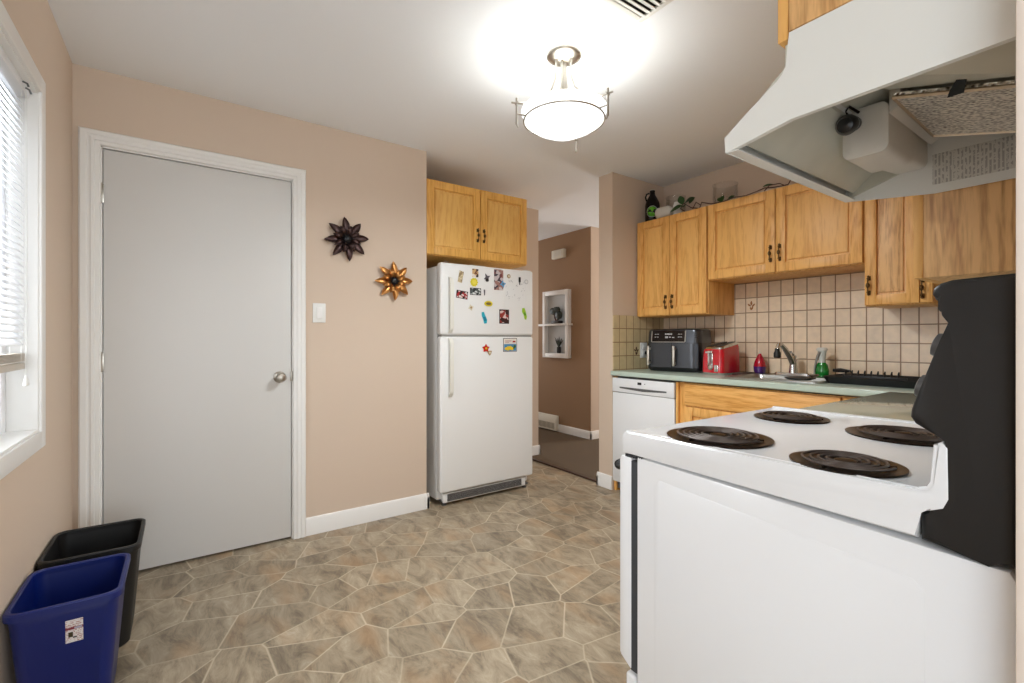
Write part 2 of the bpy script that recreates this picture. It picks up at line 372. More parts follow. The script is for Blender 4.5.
def prism(bm, poly, a0, a1, axis='Y', mi=0, bev=0.0, seg=2):
    """poly in the plane across axis: axis Y -> (x,z); X -> (y,z); Z -> (x,y)"""
    def P(p, a): return {'Y': (p[0], a, p[1]), 'X': (a, p[0], p[1]), 'Z': (p[0], p[1], a)}[axis]
    A = [bm.verts.new(P(p, a0)) for p in poly]; B = [bm.verts.new(P(p, a1)) for p in poly]
    n = len(poly); fs = [bm.faces.new(A), bm.faces.new(list(reversed(B)))]
    for i in range(n): fs.append(bm.faces.new((A[i], B[i], B[(i+1) % n], A[(i+1) % n])))
    if mi:
        for f in fs: f.material_index = mi
    if bev > 0:
        es = set(e for f in fs[:2] for e in f.edges)
        bmesh.ops.bevel(bm, geom=list(es), offset=bev, segments=seg, profile=0.5, affect='EDGES')
    return A+B

def rloop(hx, hy, r, n=6):
    """rounded rectangle outline, counter-clockwise"""
    out = []
    for cx, cy, a0 in ((hx-r, hy-r, 0), (-hx+r, hy-r, PI/2), (-hx+r, -hy+r, PI), (hx-r, -hy+r, 1.5*PI)):
        for k in range(n+1):
            a = a0+PI/2*k/n; out.append((cx+r*math.cos(a), cy+r*math.sin(a)))
    return out

def loft(bm, loops, caps=(True, True), mi=0):
    R = [[bm.verts.new(p) for p in lp] for lp in loops]; n = len(R[0])
    for A, B in zip(R, R[1:]):
        for k in range(n): bm.faces.new((A[k], A[(k+1) % n], B[(k+1) % n], B[k])).material_index = mi
    if caps[0]: bm.faces.new(list(reversed(R[0]))).material_index = mi
    if caps[1]: bm.faces.new(R[-1]).material_index = mi

def obj(name, bm, mats, parent=None, smooth=True, ang=35):
    bmesh.ops.recalc_face_normals(bm, faces=bm.faces)
    if smooth:
        for f in bm.faces: f.smooth = True
        for e in bm.edges:
            if len(e.link_faces) == 2 and e.calc_face_angle(0) > math.radians(ang): e.smooth = False
    me = bpy.data.meshes.new(name); bm.to_mesh(me); bm.free()
    for m in (mats if isinstance(mats, (list, tuple)) else [mats]): me.materials.append(m)
    o = bpy.data.objects.new(name, me); COL.objects.link(o)
    if parent: o.parent = parent
    return o

def tag(o, label=None, cat=None, group=None, kind=None):
    if label: o['label'] = label
    if cat: o['category'] = cat
    if group: o['group'] = group
    if kind: o['kind'] = kind
    return o

def thing(name, label, cat, loc=(0, 0, 0), rz=0, group=None):
    o = bpy.data.objects.new(name, None); COL.objects.link(o); o.empty_display_size = 0.05
    o.location = loc; o.rotation_euler = (0, 0, rz)
    return tag(o, label, cat, group)

def struct(name, bm, m, label=None, cat=None, smooth=True):
    o = obj(name, bm, m, None, smooth); tag(o, label, cat, None, 'structure'); return o

def simple(name, bm, m, label, cat, loc=(0, 0, 0), rz=0, group=None):
    o = obj(name, bm, m); o.location = loc; o.rotation_euler = (0, 0, rz); return tag(o, label, cat, group)

# ------------------------------------------------------------------ room shell
H = 2.40; XA = -2.91; XC = -0.12; YL = -0.41; YB = 3.27; YH = 3.75
bm = BM(); box(bm, -3.62, 3.2, -0.60, 2.70, -0.10, 0.0); box(bm, -2.64, 0.2, 2.70, 3.40, -0.10, 0)
struct('floor', bm, M['floor'], 'tan and grey flagstone patterned vinyl kitchen floor', 'floor')
bm = BM(); box(bm, -6.0, -2.5, 2.70, 6.3, -0.10, 0.012)
struct('floor_hall', bm, M['carpet'], 'brown carpet on the hallway floor', 'floor')
bm = BM(); box(bm, -6.1, 3.3, -0.6, 6.3, H, H+0.12)
struct('ceiling', bm, M['ceiling'], 'white painted kitchen ceiling', 'ceiling')

# left wall with window opening x -2.335..-1.15, z .81..2.02 ; dining opening x .2...1.9
WX0, WX1, WZ0, WZ1 = -2.236, -1.10, 0.824, 1.981
def wall_with_holes(x0, x1, y0, y1, holes):
    bm = BM(); x = x0
    for hx0, hx1, hz0, hz1 in holes:
        box(bm, x, hx0, y0, y1, 0, H)
        box(bm, hx0, hx1, y0, y1, 0, hz0); box(bm, hx0, hx1, y0, y1, hz1, H); x = hx1
    box(bm, x, x1, y0, y1, 0, H); return bm
struct('wall_left', wall_with_holes(-3.03, 3.2, -0.56, YL, [(WX0, WX1, WZ0, WZ1), (0.25, 1.9, 0.1, 2.1)]), M['wall'], 'beige painted wall on the left that holds the window', 'wall')
bm = BM(); box(bm, -3.03, XA, YL, -0.307-0.004, 0, H); box(bm, -3.03, XA, -0.311, 0.517, 2.045, H); box(bm, -3.03, XA, 0.517, 1.345, 0, H)
box(bm, -3.6, -3.03, 1.225, 1.345, 0, H)
struct('wall_front', bm, M['wall'], 'beige painted wall holding the white door and metal flowers', 'wall')
bm = BM(); box(bm, -3.72, -3.6, 1.225, 2.85, 0, H)
struct('wall_alcove', bm, M['wall'], 'beige wall at the back of the fridge alcove', 'wall')
bm = BM(); box(bm, -2.60, -2.46, 2.66, 6.2, 0, H)
struct('wall_partition', bm, M['wall'], 'beige wall end between hallway opening and dishwasher', 'wall')
bm = BM(); box(bm, -2.46, 0.1, YB, YB+0.12, 0, H)
struct('wall_back', bm, M['wall'], 'beige painted wall behind the sink counter', 'wall')
bm = BM(); box(bm, XC, 0.02, 0.876, YB, 0, H)
struct('wall_right', bm, M['wall'], 'beige wall behind the stove, its end at the right edge', 'wall')
bm = BM(); box(bm, -5.9, -3.795, YH, YH+0.12, 0, H)
struct('wall_hall', bm, M['hallwall'], 'tan hallway wall with the white shelf niche', 'wall')
bm = BM(); box(bm, -3.91, -3.79, YH+0.002, 6.2, 0, H)
struct('wall_hall_side', bm, M['wall'], 'beige hallway wall turning away past the tan wall corner', 'wall')
bm = BM(); box(bm, -6.0, -5.9, 2.7, 2.87, 0, H); box(bm, -6.0, -5.9, 3.53, YH, 0, H); box(bm, -6.0, -5.9, 2.87, 3.53, 0, 0.6); box(bm, -6.0, -5.9, 2.87, 3.53, 2.1, H); box(bm, -5.9, -3.72, 2.73, 2.85, 0, H)  # unseen gap added so the side fill reaches the hallway
struct('wall_hall_end', bm, M['wall'], 'beige far wall of the hallway', 'wall')
bm = BM(); box(bm, -3.91, -3.55, 6.2, 6.3, 0, H); box(bm, -2.85, -2.5, 6.2, 6.3, 0, H); box(bm, -3.55, -2.85, 6.2, 6.3, 2.1, H)
struct('wall_hall_far', bm, M['wall'], 'beige wall at the hallway far end', 'wall')
# dining side behind the camera
bm = BM(); box(bm, 0.02, 3.2, 0.876+1.6, 0.876+1.72, 0, H); box(bm, 0.02, 0.14, 0.876, 2.6, 0, H)
struct('wall_dining', bm, M['wall'], 'beige wall of the dining side behind the camera', 'wall')

# right wall end casing
bm = BM(); box(bm, -0.1192, XC+0.012, 0.870, 0.8762, 0, H, 0.001); box(bm, XC+0.012, 0.03, 0.870, 0.8762, 0, H)
struct('trim_1', bm, plain('corner_paint', srgb(226, 212, 198), 0.6), 'pale corner strip on the wall end at right', 'trim')

# baseboards
def baseboard(name, segs, label):
    bm = BM()
    for kind, a0, a1, c, sgn in segs:
        pr = [(0, 0), (0.014, 0), (0.014, 0.075), (0.011, 0.083), (0.011, 0.092), (0.006, 0.10), (0, 0.102)]
        if kind == 'Y': prism(bm, [(c+sgn*p, z) for p, z in pr], a0, a1, 'Y')
        else: prism(bm, [(c+sgn*p, z) for p, z in pr], a0, a1, 'X')
    struct(name, bm, M['trim'], label, 'baseboard')
baseboard('baseboard_front', [('Y', 0.586, 1.36, XA, 1), ('X', XA-0.12, XA+0.014, 1.345, 1)], 'white baseboard below the metal flowers')
baseboard('baseboard_alcove', [('Y', 2.3, 2.863, -3.6, 1), ('X', -3.7, -3.586, 2.85, 1)], 'white baseboard beyond the refrigerator')
baseboard('baseboard_partition', [('X', -2.614, -2.46, 2.66, -1), ('Y', 2.646, 6.2, -2.60, -1)], 'white baseboard around the wall end by the dishwasher')
baseboard('baseboard_hall', [('X', -5.9, -3.776, YH, -1), ('Y', YH-0.014, 6.2, -3.79, 1)], 'white baseboard along the tan hallway wall')
bm = BM(); box(bm, -3.6, -2.615, 2.685, 2.715, 0.0, 0.014, 0.004)
struct('trim_2', bm, M['thresh'], 'dark threshold strip between vinyl and carpet', 'trim')

# tiles
bm = BM(); box(bm, -2.46, XC, YB-0.008, YB, 0.90, 1.54)
struct('trim_3', bm, M['tileB'], 'beige tiled backsplash with brown grout behind the sink', 'backsplash')
bm = BM(); box(bm, -2.46, -2.452, 2.662, YB-0.008, 0.90, 1.32)
struct('trim_4', bm, M['tileS'], 'narrow tiled return beside the hallway wall end', 'backsplash')
# leaf motif tile
def motif(c, ax):
    bm = BM()
    for dx, dz, s, rot in ((0, .012, 1, 0), (-.013, 0, .9, .9), (.013, -.002, .9, -.8), (.006, -.02, .9, 2.6), (-.006, -.02, .7, 3.4)):
        pts = [(0, -.012), (.006, -.002), (.003, .012), (0, .016), (-.004, .01), (-.006, 0)]
        P = []
        for x, z in pts:
            xx = (x*math.cos(rot)-z*math.sin(rot))*s*1.2+dx; zz = (x*math.sin(rot)+z*math.cos(rot))*s*1.2+dz
            P.append((xx, zz))
        if ax == 'Y': prism(bm, [(c[0]+a, c[2]+b) for a, b in P], c[1]-0.001, c[1]+0.001, 'Y')
        else: prism(bm, [(c[1]+a, c[2]+b) for a, b in P], c[0]-0.001, c[0]+0.001, 'X')
    return bm
tm = plain('tile_motif_brown', srgb(160, 104, 50), 0.4)
simple('tile_motif', motif((-1.720, YB-0.009, 1.375), 'Y'), tm, 'brown leaf motif on a beige tile near the cabinet corner', 'tile decoration')
simple('tile_motif', motif((-2.451, 2.921, 1.048), 'X'), plain('tile_motif_dark', srgb(96, 62, 40), 0.4), 'dark round motif on a tile left of the outlet', 'tile decoration')

# ------------------------------------------------------------------ door
bm = BM(); box(bm, -2.945, -2.912, -0.303, 0.509, 0.012, 2.034, 0.002)
door = struct('door_1', bm, M['doorp'], 'plain flat off-white interior door, closed, with round knob', 'door')
bm = BM()
def casing_profile(bm, path):
    pass
cp_ = [(0, 0), (0, 0.014), (0.004, 0.018), (0.018, 0.018), (0.020, 0.023), (0.030, 0.023), (0.033, 0.018), (0.042, 0.018), (0.045, 0.021), (0.062, 0.0205), (0.068, 0.014), (0.070, 0)]
# mitred casing: profile swept round the opening (w outward from the opening, t thickness)
def sweep(corners, wl, wr, wt):
    L_ = []
    for (y, z, sy, sz) in corners:
        L_.append([(XA+t, y+sy*w*(wl if y < 0 else wr), z+sz*w*wt) for w, t in cp_])
    loft(bm, L_)
sweep([(-0.311, 0, -1, 0), (-0.311, 2.045, -1, 1), (0.517, 2.045, 1, 1), (0.517, 0, 1, 0)], 1.14, 1.0, 1.0)
# jambs
box(bm, -3.03, XA+0.002, -0.311, -0.306, 0, 2.045); box(bm, -3.03, XA+0.002, 0.512, 0.517, 0, 2.045); box(bm, -3.03, XA+0.002, -0.311, 0.517, 2.038, 2.045)
box(bm, -2.97, -2.948, -0.306, 0.512, 0.0, 2.04)
obj('door_casing', bm, M['trim'], door)
bm = BM(); lathe(bm, [(0.032, 0), (0.032, 0.004), (0.024, 0.01), (0.012, 0.014), (0.012, 0.03), (0.020, 0.036), (0.0265, 0.046), (0.0265, 0.056), (0.020, 0.066), (0.008, 0.070), (0, 0.070)], (-2.912, 0.449, 0.925), 28, 'X')
obj('door_knob', bm, M['nickel'], door)
for z in (1.824, 1.031):
    bm = BM(); box(bm, -2.912, -2.906, -0.318, -0.300, z-0.045, z+0.045, 0.001); lathe(bm, [(0.006, -0.047), (0.006, 0.047)], (-2.902, -0.311, z), 12)
    obj('hinge', bm, M['nickel'], door)
bm = BM(); box(bm, -2.915, -2.905, 0.505, 0.516, 0.90, 0.955, 0.001); obj('strike_plate', bm, M['nickel'], door)

# ------------------------------------------------------------------ window and blind
bm = BM()
c = 0.058
def ring_xz(bm, x0, x1, z0, z1, w, y0, y1, bev=0.002):
    box(bm, x0-w, x0, y0, y1, z0-w, z1+w, bev); box(bm, x1, x1+w, y0, y1, z0-w, z1+w, bev)
    box(bm, x0, x1, y0, y1, z1, z1+w, bev); box(bm, x0, x1, y0, y1, z0-w, z0, bev)
ring_xz(bm, WX0, WX1, WZ0, WZ1, c, YL, YL+0.018)
ring_xz(bm, WX0+0.008, WX1-0.008, WZ0+0.008, WZ1-0.008, 0.014, YL-0.11, YL+0.010, 0.001)
win = struct('window_1', bm, M['trim'], 'white cased window with half lowered blind on the left wall', 'window')
bm = BM(); ring_xz(bm, WX0+0.06, WX1-0.06, WZ0+0.055, WZ1-0.055, 0.05, YL-0.115, YL-0.065, 0.004)
ring_xz(bm, WX0+0.10, WX1-0.10, WZ0+0.10, WZ1-0.10, 0.042, YL-0.135, YL-0.10, 0.004)
box(bm, -1.77, -1.73, YL-0.135, YL-0.1, WZ0+0.1, WZ1-0.1, 0.003)
obj('window_frame', bm, M['vinyl'], win)
bm = BM(); box(bm, WX0+0.1, WX1-0.1, YL-0.122, YL-0.118, WZ0+0.1, WZ1-0.1); obj('pane', bm, M['glass'], win)
# dining window
bm = BM(); ring_xz(bm, 0.25, 1.9, 0.1, 2.1, 0.06, YL, YL+0.018); box(bm, 1.05, 1.11, YL-0.1, YL-0.05, 0.1, 2.1)
w2 = struct('window_2', bm, M['trim'], 'white cased patio window on the dining side', 'window')

bl = thing('window_blind', 'white slatted blind, lowered two thirds, in the left window', 'blind', (WX0+0.02, YL-0.030, 1.975))
BW = WX1-WX0-0.04
bm = BM(); box(bm, 0, BW, -0.02, 0.02, -0.03, 0.0, 0.003); obj('headrail', bm, M['slat'], bl)
bm = BM(); z = -0.05
while z > -0.865:
    # curved tilted slat
    A = []; 
    for k in range(5):
        t = k/4-0.5; yy = t*0.019; zz = z-t*0.019+0.0025*(1-4*t*t)
        A.append((yy, zz))
    P = A+[(y, q-0.0012) for y, q in reversed(A)]
    prism(bm, P, 0.004, BW-0.004, 'X')
    z -= 0.0215
obj('slats', bm, M['slat'], bl)
bm = BM(); 
for k in range(7):   # gathered slats stacked on the bottom rail
    box(bm, 0.004, BW-0.004, -0.013, 0.013, -0.885-k*0.004, -0.8825-k*0.004)
box(bm, 0.002, BW-0.002, -0.014, 0.014, -0.935, -0.914, 0.004)
obj('bottom_rail', bm, plain('aged_rail', srgb(206, 196, 182), 0.5), bl)
for xx in (0.055, BW/2, BW-0.055):
    for yy in (-0.013, 0.013):
        bm = BM(); tube(bm, [(xx, yy, -0.02), (xx, yy, -0.915)], 0.0009, 5); obj('ladder_cord', bm, M['plastic'], bl)
for xx in (0.022, 0.036):
    bm = BM(); tube(bm, [(xx, 0.019, -0.02), (xx, 0.020, -0.6), (xx, 0.019, -0.955)], 0.0012, 6)
    lathe(bm, [(0.0012, 0.0), (0.007, -0.030), (0.007, -0.034), (0, -0.036)], (xx, 0.019, -0.955), 12, capb=False)
    obj('pull_cord', bm, M['plastic'], bl)
bm = BM()
tube(bm, [(0.05, 0.022, -0.015), (0.045, 0.03, -0.018), (0.043, 0.034, -0.03)], 0.003, 8); tube(bm, [(0.085, 0.022, -0.01), (0.08, 0.032, -0.012), (0.075, 0.034, -0.02)], 0.003, 8)
obj('tilt_hook', bm, M['grey'], bl)

# house siding outside the window, across the side yard
bm = BM()
for k in range(22): prism(bm, [(-3.0, k*0.15), (-2.985, k*0.15), (-3.0, k*0.15+0.15)], -6, 4, 'X')
box(bm, -6, 4, -3.1, -3.0, 0, 3.3)
simple('neighbour_wall', bm, M['outside'], 'pale blue-white siding of the house seen outside the window', 'house wall')

# light switch
t = thing('light_switch', 'white rocker light switch between door and metal flowers', 'light switch', (XA, 0.66, 1.292))
bm = BM(); box(bm, 0, 0.006, -0.036, 0.036, -0.057, 0.057, 0.002); obj('plate', bm, M['plastic'], t)
bm = BM(); box(bm, 0.005, 0.010, -0.016, 0.016, -0.033, 0.033, 0.002); obj('rocker', bm, M['trim'], t)

# ------------------------------------------------------------------ metal wall flowers
def flower(name, label, y, z, R, mat, rot, cmat):
    t = thing(name, label, 'wall decoration', (XA, y, z))
    def petal(Lr, r0, wid, a, lift):
        bm = BM(); n = 8; rows = []
        for i in range(n+1):
            s = i/n; rr = r0+(Lr-r0)*s; w = wid*math.sin(PI*min(1, 0.12+s*0.88))**0.8*(1 if s < 1 else 0)
            row = []
            for j in range(5):
                q = j/2-1
                cup = 0.010*abs(q)**1.5*(w/wid)
                xx = 0.016+lift*math.sin(PI*s*0.9)+cup
                py, pz = q*w, rr
                row.append(bm.verts.new((xx, py*math.cos(a)-pz*math.sin(a), py*math.sin(a)+pz*math.cos(a))))
            rows.append(row)
        for A_, B_ in zip(rows, rows[1:]):
            for j in range(4):
                try: bm.faces.new((A_[j], A_[j+1], B_[j+1], B_[j]))
                except Exception: pass
        bmesh.ops.remove_doubles(bm, verts=bm.verts, dist=0.0003)
        bmesh.ops.solidify(bm, geom=bm.faces, thickness=0.0016)
        return bm
    for k in range(8):
        o = obj('petal', petal(R, 0.02, R*0.165, rot+k*PI/4, 0.012), mat, t, ang=60)
    for k in range(8):
        o = obj('petal', petal(R*0.64, 0.015, R*0.115, rot+PI/8+k*PI/4, 0.024), mat, t, ang=60)
    bm = BM(); 
    rr = random.Random(3)
    lathe(bm, [(0.0, 0.0), (0.012, 0.0), (0.012, 0.025), (0.018, 0.030), (0.020, 0.038), (0.012, 0.044), (0, 0.046)], (0, 0, 0), 20, 'X')
    for k in range(26):
        a = rr.random()*2*PI; r = 0.034*math.sqrt(rr.random())
        tube(bm, [(0.03, 0.4*r*math.cos(a), 0.4*r*math.sin(a)), (0.045, r*math.cos(a), r*math.sin(a))], [0.002, 0.0035], 6)
    obj('flower_centre', bm, cmat, t)
flower('metal_flower', 'dark bronze metal flower on the beige wall, the upper one', 0.815, 1.742, 0.135, M['petal_b'], 0.12, M['black'])
flower('metal_flower', 'copper gold metal flower with black centre, the lower one', 1.111, 1.510, 0.127, M['petal_g'], 0.05, M['black'])

# ------------------------------------------------------------------ cabinets
def raised_door(w, h, frame=0.055, t=0.020):
    """door, front facing -Y, lower-left front corner at origin; returns frame and panel bmeshes"""
    a = BM()
    box(a, 0, frame, 0, t, 0, h, 0.002); box(a, w-frame, w, 0, t, 0, h, 0.002)
    box(a, frame, w-frame, 0, t, 0, frame, 0.002); box(a, frame, w-frame, 0, t, h-frame, h, 0.002)
    # sloped inner lip
    p = BM(); f = frame; box(p, f-0.004, w-f+0.004, 0.0145, t-0.001, f-0.004, h-f+0.004)
    g0 = f+0.010; g1 = f+0.036
    lo = [(g0, 0.0145, g0), (w-g0, 0.0145, g0), (w-g0, 0.0145, h-g0), (g0, 0.0145, h-g0)]
    mi = [(g0+.004, 0.008, g0+.004), (w-g0-.004, 0.008, g0+.004), (w-g0-.004, 0.008, h-g0-.004), (g0+.004, 0.008, h-g0-.004)]
    hi = [(g1, 0.002, g1), (w-g1, 0.002, g1), (w-g1, 0.002, h-g1), (g1, 0.002, h-g1)]
    loft(p, [lo, mi, hi], (False, True))
    return a, p

def handle_bm():
    bm = BM()
    # ornate antique pull, vertical, centre at origin, stands out toward -Y
    prof = [(0.002, -0.052), (0.006, -0.047), (0.0035, -0.042), (0.007, -0.036), (0.004, -0.030), (0.003, -0.014), (0.008, -0.008), (0.0095, 0), (0.008, 0.008), (0.003, 0.014), (0.004, 0.030), (0.007, 0.036), (0.0035, 0.042), (0.006, 0.047), (0.002, 0.052)]
    pts = []; rs = []
    for r, z in prof:
        pts.append((0, -0.020+0.010*(abs(z)/0.052)**3, z)); rs.append(r)
    tube(bm, pts, rs, 12)
    for z in (-0.038, 0.038):
        tube(bm, [(0, -0.016, z), (0, 0, z)], 0.004, 8)
        box(bm, -0.007, 0.007, -0.003, 0.001, z-0.012, z+0.012, 0.002)
    return bm
HME = None
def put_handle(parent, loc):
    global HME
    if HME is None:
        o = obj('handle', handle_bm(), M['brass'], parent); HME = o.data
    else:
        o = bpy.data.objects.new('handle', HME); COL.objects.link(o); o.parent = parent
    o.location = loc; return o

def add_door(parent, x, y, z, w, h, mf, mp, hx=None, hz=None, frame=0.055, name='door'):
    a, p = raised_door(w, h, frame)
    d = obj(name, a, mf, parent); d.location = (x, y, z)
    pn = obj('raised_panel', p, mp, d)
    if hx is not None: put_handle(d, (hx, 0, hz))
    return d

def carcass(parent, w, y0, depth, z0, z1, m):
    bm = BM(); box(bm, 0, w, y0, y0+depth, z0, z1, 0.0015); return obj('carcass', bm, m, parent)

# upper cabinet run on the sink wall (doors' faces at y = 2.92)
yF = 2.92; yD = YB-yF-0.020-0.001
c1 = thing('wall_cabinet', 'tall two door oak wall cabinet above the air fryer', 'cabinet', (-2.448, yF, 1.31))
carcass(c1, 0.603, 0.020, yD, 0, 0.74, M['oakv'])
add_door(c1, 0.006, 0, 0.006, 0.292, 0.728, M['oakv'], M['oakp'], 0.268, 0.095)
add_door(c1, 0.304, 0, 0.006, 0.294, 0.728, M['oakv'], M['oakp'], 0.026, 0.095)
c2 = thing('wall_cabinet', 'short wide two door oak wall cabinet above the faucet', 'cabinet', (-1.843, yF, 1.535))
carcass(c2, 0.893, 0.020, yD, 0, 0.515, M['oakv'])
add_door(c2, 0.004, 0, 0.006, 0.440, 0.503, M['oakv'], M['oakp'], 0.418, 0.115)
add_door(c2, 0.449, 0, 0.006, 0.440, 0.503, M['oakv'], M['oakp'], 0.026, 0.115)
c3 = thing('wall_cabinet', 'tall narrow oak wall cabinet in the corner over the dish tray', 'cabinet', (-0.948, yF, 1.31))
carcass(c3, 0.276, 0.020, yD, 0, 0.74, M['oakv'])
add_door(c3, 0.004, 0, 0.006, 0.222, 0.728, M['oakv'], M['oakc'], 0.020, 0.10, 0.050)
bm = BM(); box(bm, 0.230, 0.276, 0.0, 0.020, 0.006, 0.734, 0.002); d = obj('door', bm, M['oakv'], c3); put_handle(d, (0.240, 0, 0.075))
# wall C cabinet beyond the hood (side panel faces the camera); its door faces -X
c4 = thing('wall_cabinet', 'oak cabinet side panel beyond the range hood over the black backguard', 'cabinet', (-0.380, 1.572, 1.298))
bm = BM(); box(bm, 0, 0.259, 0, 0.98, 0, 0.77, 0.0015); obj('carcass', bm, M['oakc'], c4)
bm = BM(); box(bm, -0.021, -0.001, 0.002, 0.47, 0.0, 0.76, 0.002); obj('door', bm, M['oakv'], c4)
bm = BM(); box(bm, -0.021, -0.001, 0.475, 0.975, 0.0, 0.76, 0.002); obj('door', bm, M['oakv'], c4)
# cabinet over the hood
c5 = thing('wall_cabinet', 'oak cabinet directly above the white range hood', 'cabinet', (-0.425, 0.94, 1.722))
bm = BM(); box(bm, 0, 0.304, 0, 0.62, 0, 0.66, 0.0015); obj('carcass', bm, M['oakc'], c5)
for y0 in (0.002, 0.312):
    bm = BM(); box(bm, -0.021, -0.001, y0, y0+0.306, -0.012, 0.655, 0.002); obj('door', bm, M['oakv'], c5)
# fridge cabinet (faces +X)
c6 = thing('wall_cabinet', 'golden oak two door cabinet above the refrigerator', 'cabinet', (-3.0, 1.347, 1.727), PI/2)
carcass(c6, 0.918, 0.020, 0.575, 0, 0.535, M['oakg'])
add_door(c6, 0.042, 0, 0.006, 0.432, 0.520, M['oakg'], M['oakgp'], 0.408, 0.175)
add_door(c6, 0.480, 0, 0.006, 0.430, 0.520, M['oakg'], M['oakgp'], 0.024, 0.175)

# ------------------------------------------------------------------ base cabinets, counter, dishwasher
b1 = thing('base_cabinet', 'oak base cabinet run under the sink, right of the dishwasher', 'cabinet', (-1.885, 2.66, 0))
bm = BM(); box(bm, 0, 1.075, 0.020, 0.60, 0.10, 0.70, 0.001); box(bm, 0, 1.075, 0.08, 0.1, 0, 0.1); box(bm, 0, 1.075, 0.020, 0.036, 0.70, 0.855); obj('carcass', bm, M['oakv'], b1)
bm = BM(); box(bm, 0.045, 0.925, 0, 0.020, 0.712, 0.850, 0.004); obj('drawer_front', bm, M['oakh'], b1)
bm = BM(); box(bm, 0.938, 1.07, 0, 0.020, 0.712, 0.850, 0.004); obj('drawer_front', bm, M['oakh'], b1)
add_door(b1, 0.045, 0, 0.115, 0.435, 0.588, M['oakv'], M['oakp'], 0.41, 0.50)
add_door(b1, 0.488, 0, 0.115, 0.435, 0.588, M['oakv'], M['oakp'], 0.024, 0.50)
b2 = thing('base_cabinet', 'oak base cabinet between the stove and the corner', 'cabinet', (-0.735, 2.68, 0), -PI/2)
bm = BM(); box(bm, 0.05, 0.985, 0.020, 0.60, 0.10, 0.855, 0.001); obj('carcass', bm, M['oakv'], b2)
add_door(b2, 0.06, 0, 0.115, 0.45, 0.73, M['oakv'], M['oakp'], 0.42, 0.6)
add_door(b2, 0.52, 0, 0.115, 0.45, 0.73, M['oakv'], M['oakp'], 0.03, 0.6)
bm = BM(); box(bm, -2.457, -2.432, 2.675, 2.72, 0, 0.855)
simple('cabinet_filler', bm, M['oakv'], 'narrow oak filler strip left of the dishwasher by the wall end', 'cabinet filler')
bm = BM(); box(bm, -1.905, -1.887, 2.662, 3.2, 0, 0.855)
simple('cabinet_filler', bm, M['oakv'], 'narrow oak filler strip right of the dishwasher beside the drawers', 'cabinet filler')

dw = thing('dishwasher', 'white built-in dishwasher under the left end of the counter', 'dishwasher', (-2.430, 2.655, 0))
bm = BM(); box(bm, 0, 0.522, 0.03, 0.58, 0.02, 0.855); box(bm, 0.0, 0.522, 0.06, 0.08, 0.0, 0.09); obj('tub', bm, M['grey'], dw)
bm = BM(); box(bm, -0.024, 0.518, 0, 0.018, 0.075, 0.742, 0.004); obj('door', bm, M['enamel'], dw)
bm = BM(); box(bm, -0.024, 0.518, -0.004, 0.018, 0.745, 0.850, 0.005); cp = obj('control_panel', bm, M['enamel'], dw)
bm = BM(); prism(bm, [(0.05, 0.776), (0.26, 0.766), (0.46, 0.776), (0.46, 0.786), (0.05, 0.786)], -0.0055, 0.0, 'Y'); obj('handle_slot', bm, M['grey'], dw)
bm = BM(); box(bm, 0.216, 0.250, -0.006, 0, 0.812, 0.830, 0.001); obj('display', bm, M['black'], dw)
bm = BM(); box(bm, 0.276, 0.284, -0.005, 0, 0.818, 0.824); obj('indicator', bm, M['grey'], dw)

bm = BM()
def slab(bm, x0, x1, y0, y1):
    box(bm, x0, x1, y0, y1, 0.865, 0.900, 0.005, 3)
SX0, SX1, SY0, SY1 = -1.62, -1.12, 2.76, 3.16
slab(bm, -2.458, SX0, 2.635, YB-0.008); slab(bm, SX1, XC-0.001, 2.635, YB-0.008)
box(bm, SX0-0.006, SX1+0.006, SY1, YB-0.008, 0.865, 0.900); 
prism(bm, [(2.640, 0.865), (2.635, 0.870), (2.635, 0.895), (2.640, 0.900), (SY0, 0.900), (SY0, 0.865)], SX0-0.006, SX1+0.006, 'X')
simple('countertop', bm, M['counter'], 'sage green laminate countertop with the sink, along the tiled wall', 'countertop')
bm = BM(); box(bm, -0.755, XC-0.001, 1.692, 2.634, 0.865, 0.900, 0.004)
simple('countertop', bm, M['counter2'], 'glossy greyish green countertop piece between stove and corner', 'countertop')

# sink
sk = thing('kitchen_sink', 'stainless steel drop-in sink below the tiled wall', 'sink', (0, 0, 0.9))
bm = BM(); cx, cy = (SX0+SX1)/2, 2.985
def lp(hx, hy, r, z, dx=0, dy=0): return [(cx+dx+x, cy+dy+y, z) for x, y in rloop(hx, hy, r)]
loft(bm, [lp(.275, .215, .03, 0.0005), lp(.275, .215, .03, 0.006), lp(.268, .208, .03, 0.009), lp(.235, .150, .04, 0.007, 0, -.03), lp(.228, .143, .04, -0.01, 0, -.03), lp(.215, .13, .05, -0.15, 0, -.03), lp(.03, .03, .02, -0.16, 0, -.03)], (False, True))
obj('basin', bm, M['steel'], sk)
bm = BM(); lathe(bm, [(0.04, 0), (0.04, 0.004), (0.02, 0.003), (0, 0.002)], (cx, cy-.03, -0.158), 20); obj('drain', bm, M['chrome'], sk)
fc = thing('faucet', 'chrome single lever kitchen faucet behind the sink', 'faucet', (-1.402, 3.165, 0.909))
bm = BM(); loft(bm, [[(x, y, z) for x, y in rloop(0.112-s, 0.026-s*.5, 0.024-s*.5)] for z, s in ((0, 0), (0.010, 0), (0.016, 0.008))]); obj('base_plate', bm, M['chrome'], fc)
bm = BM(); lathe(bm, [(0.026, 0.014), (0.024, 0.03), (0.021, 0.07), (0.022, 0.10), (0.018, 0.125), (0.006, 0.132), (0, 0.132)], (0, 0, 0), 20); obj('body', bm, M['chrome'], fc)
sp = [(0.00, -0.004, 0.07), (-0.006, -0.03, 0.115), (-0.014, -0.075, 0.165), (-0.020, -0.115, 0.195), (-0.024, -0.135, 0.197), (-0.026, -0.147, 0.18), (-0.026, -0.15, 0.165)]
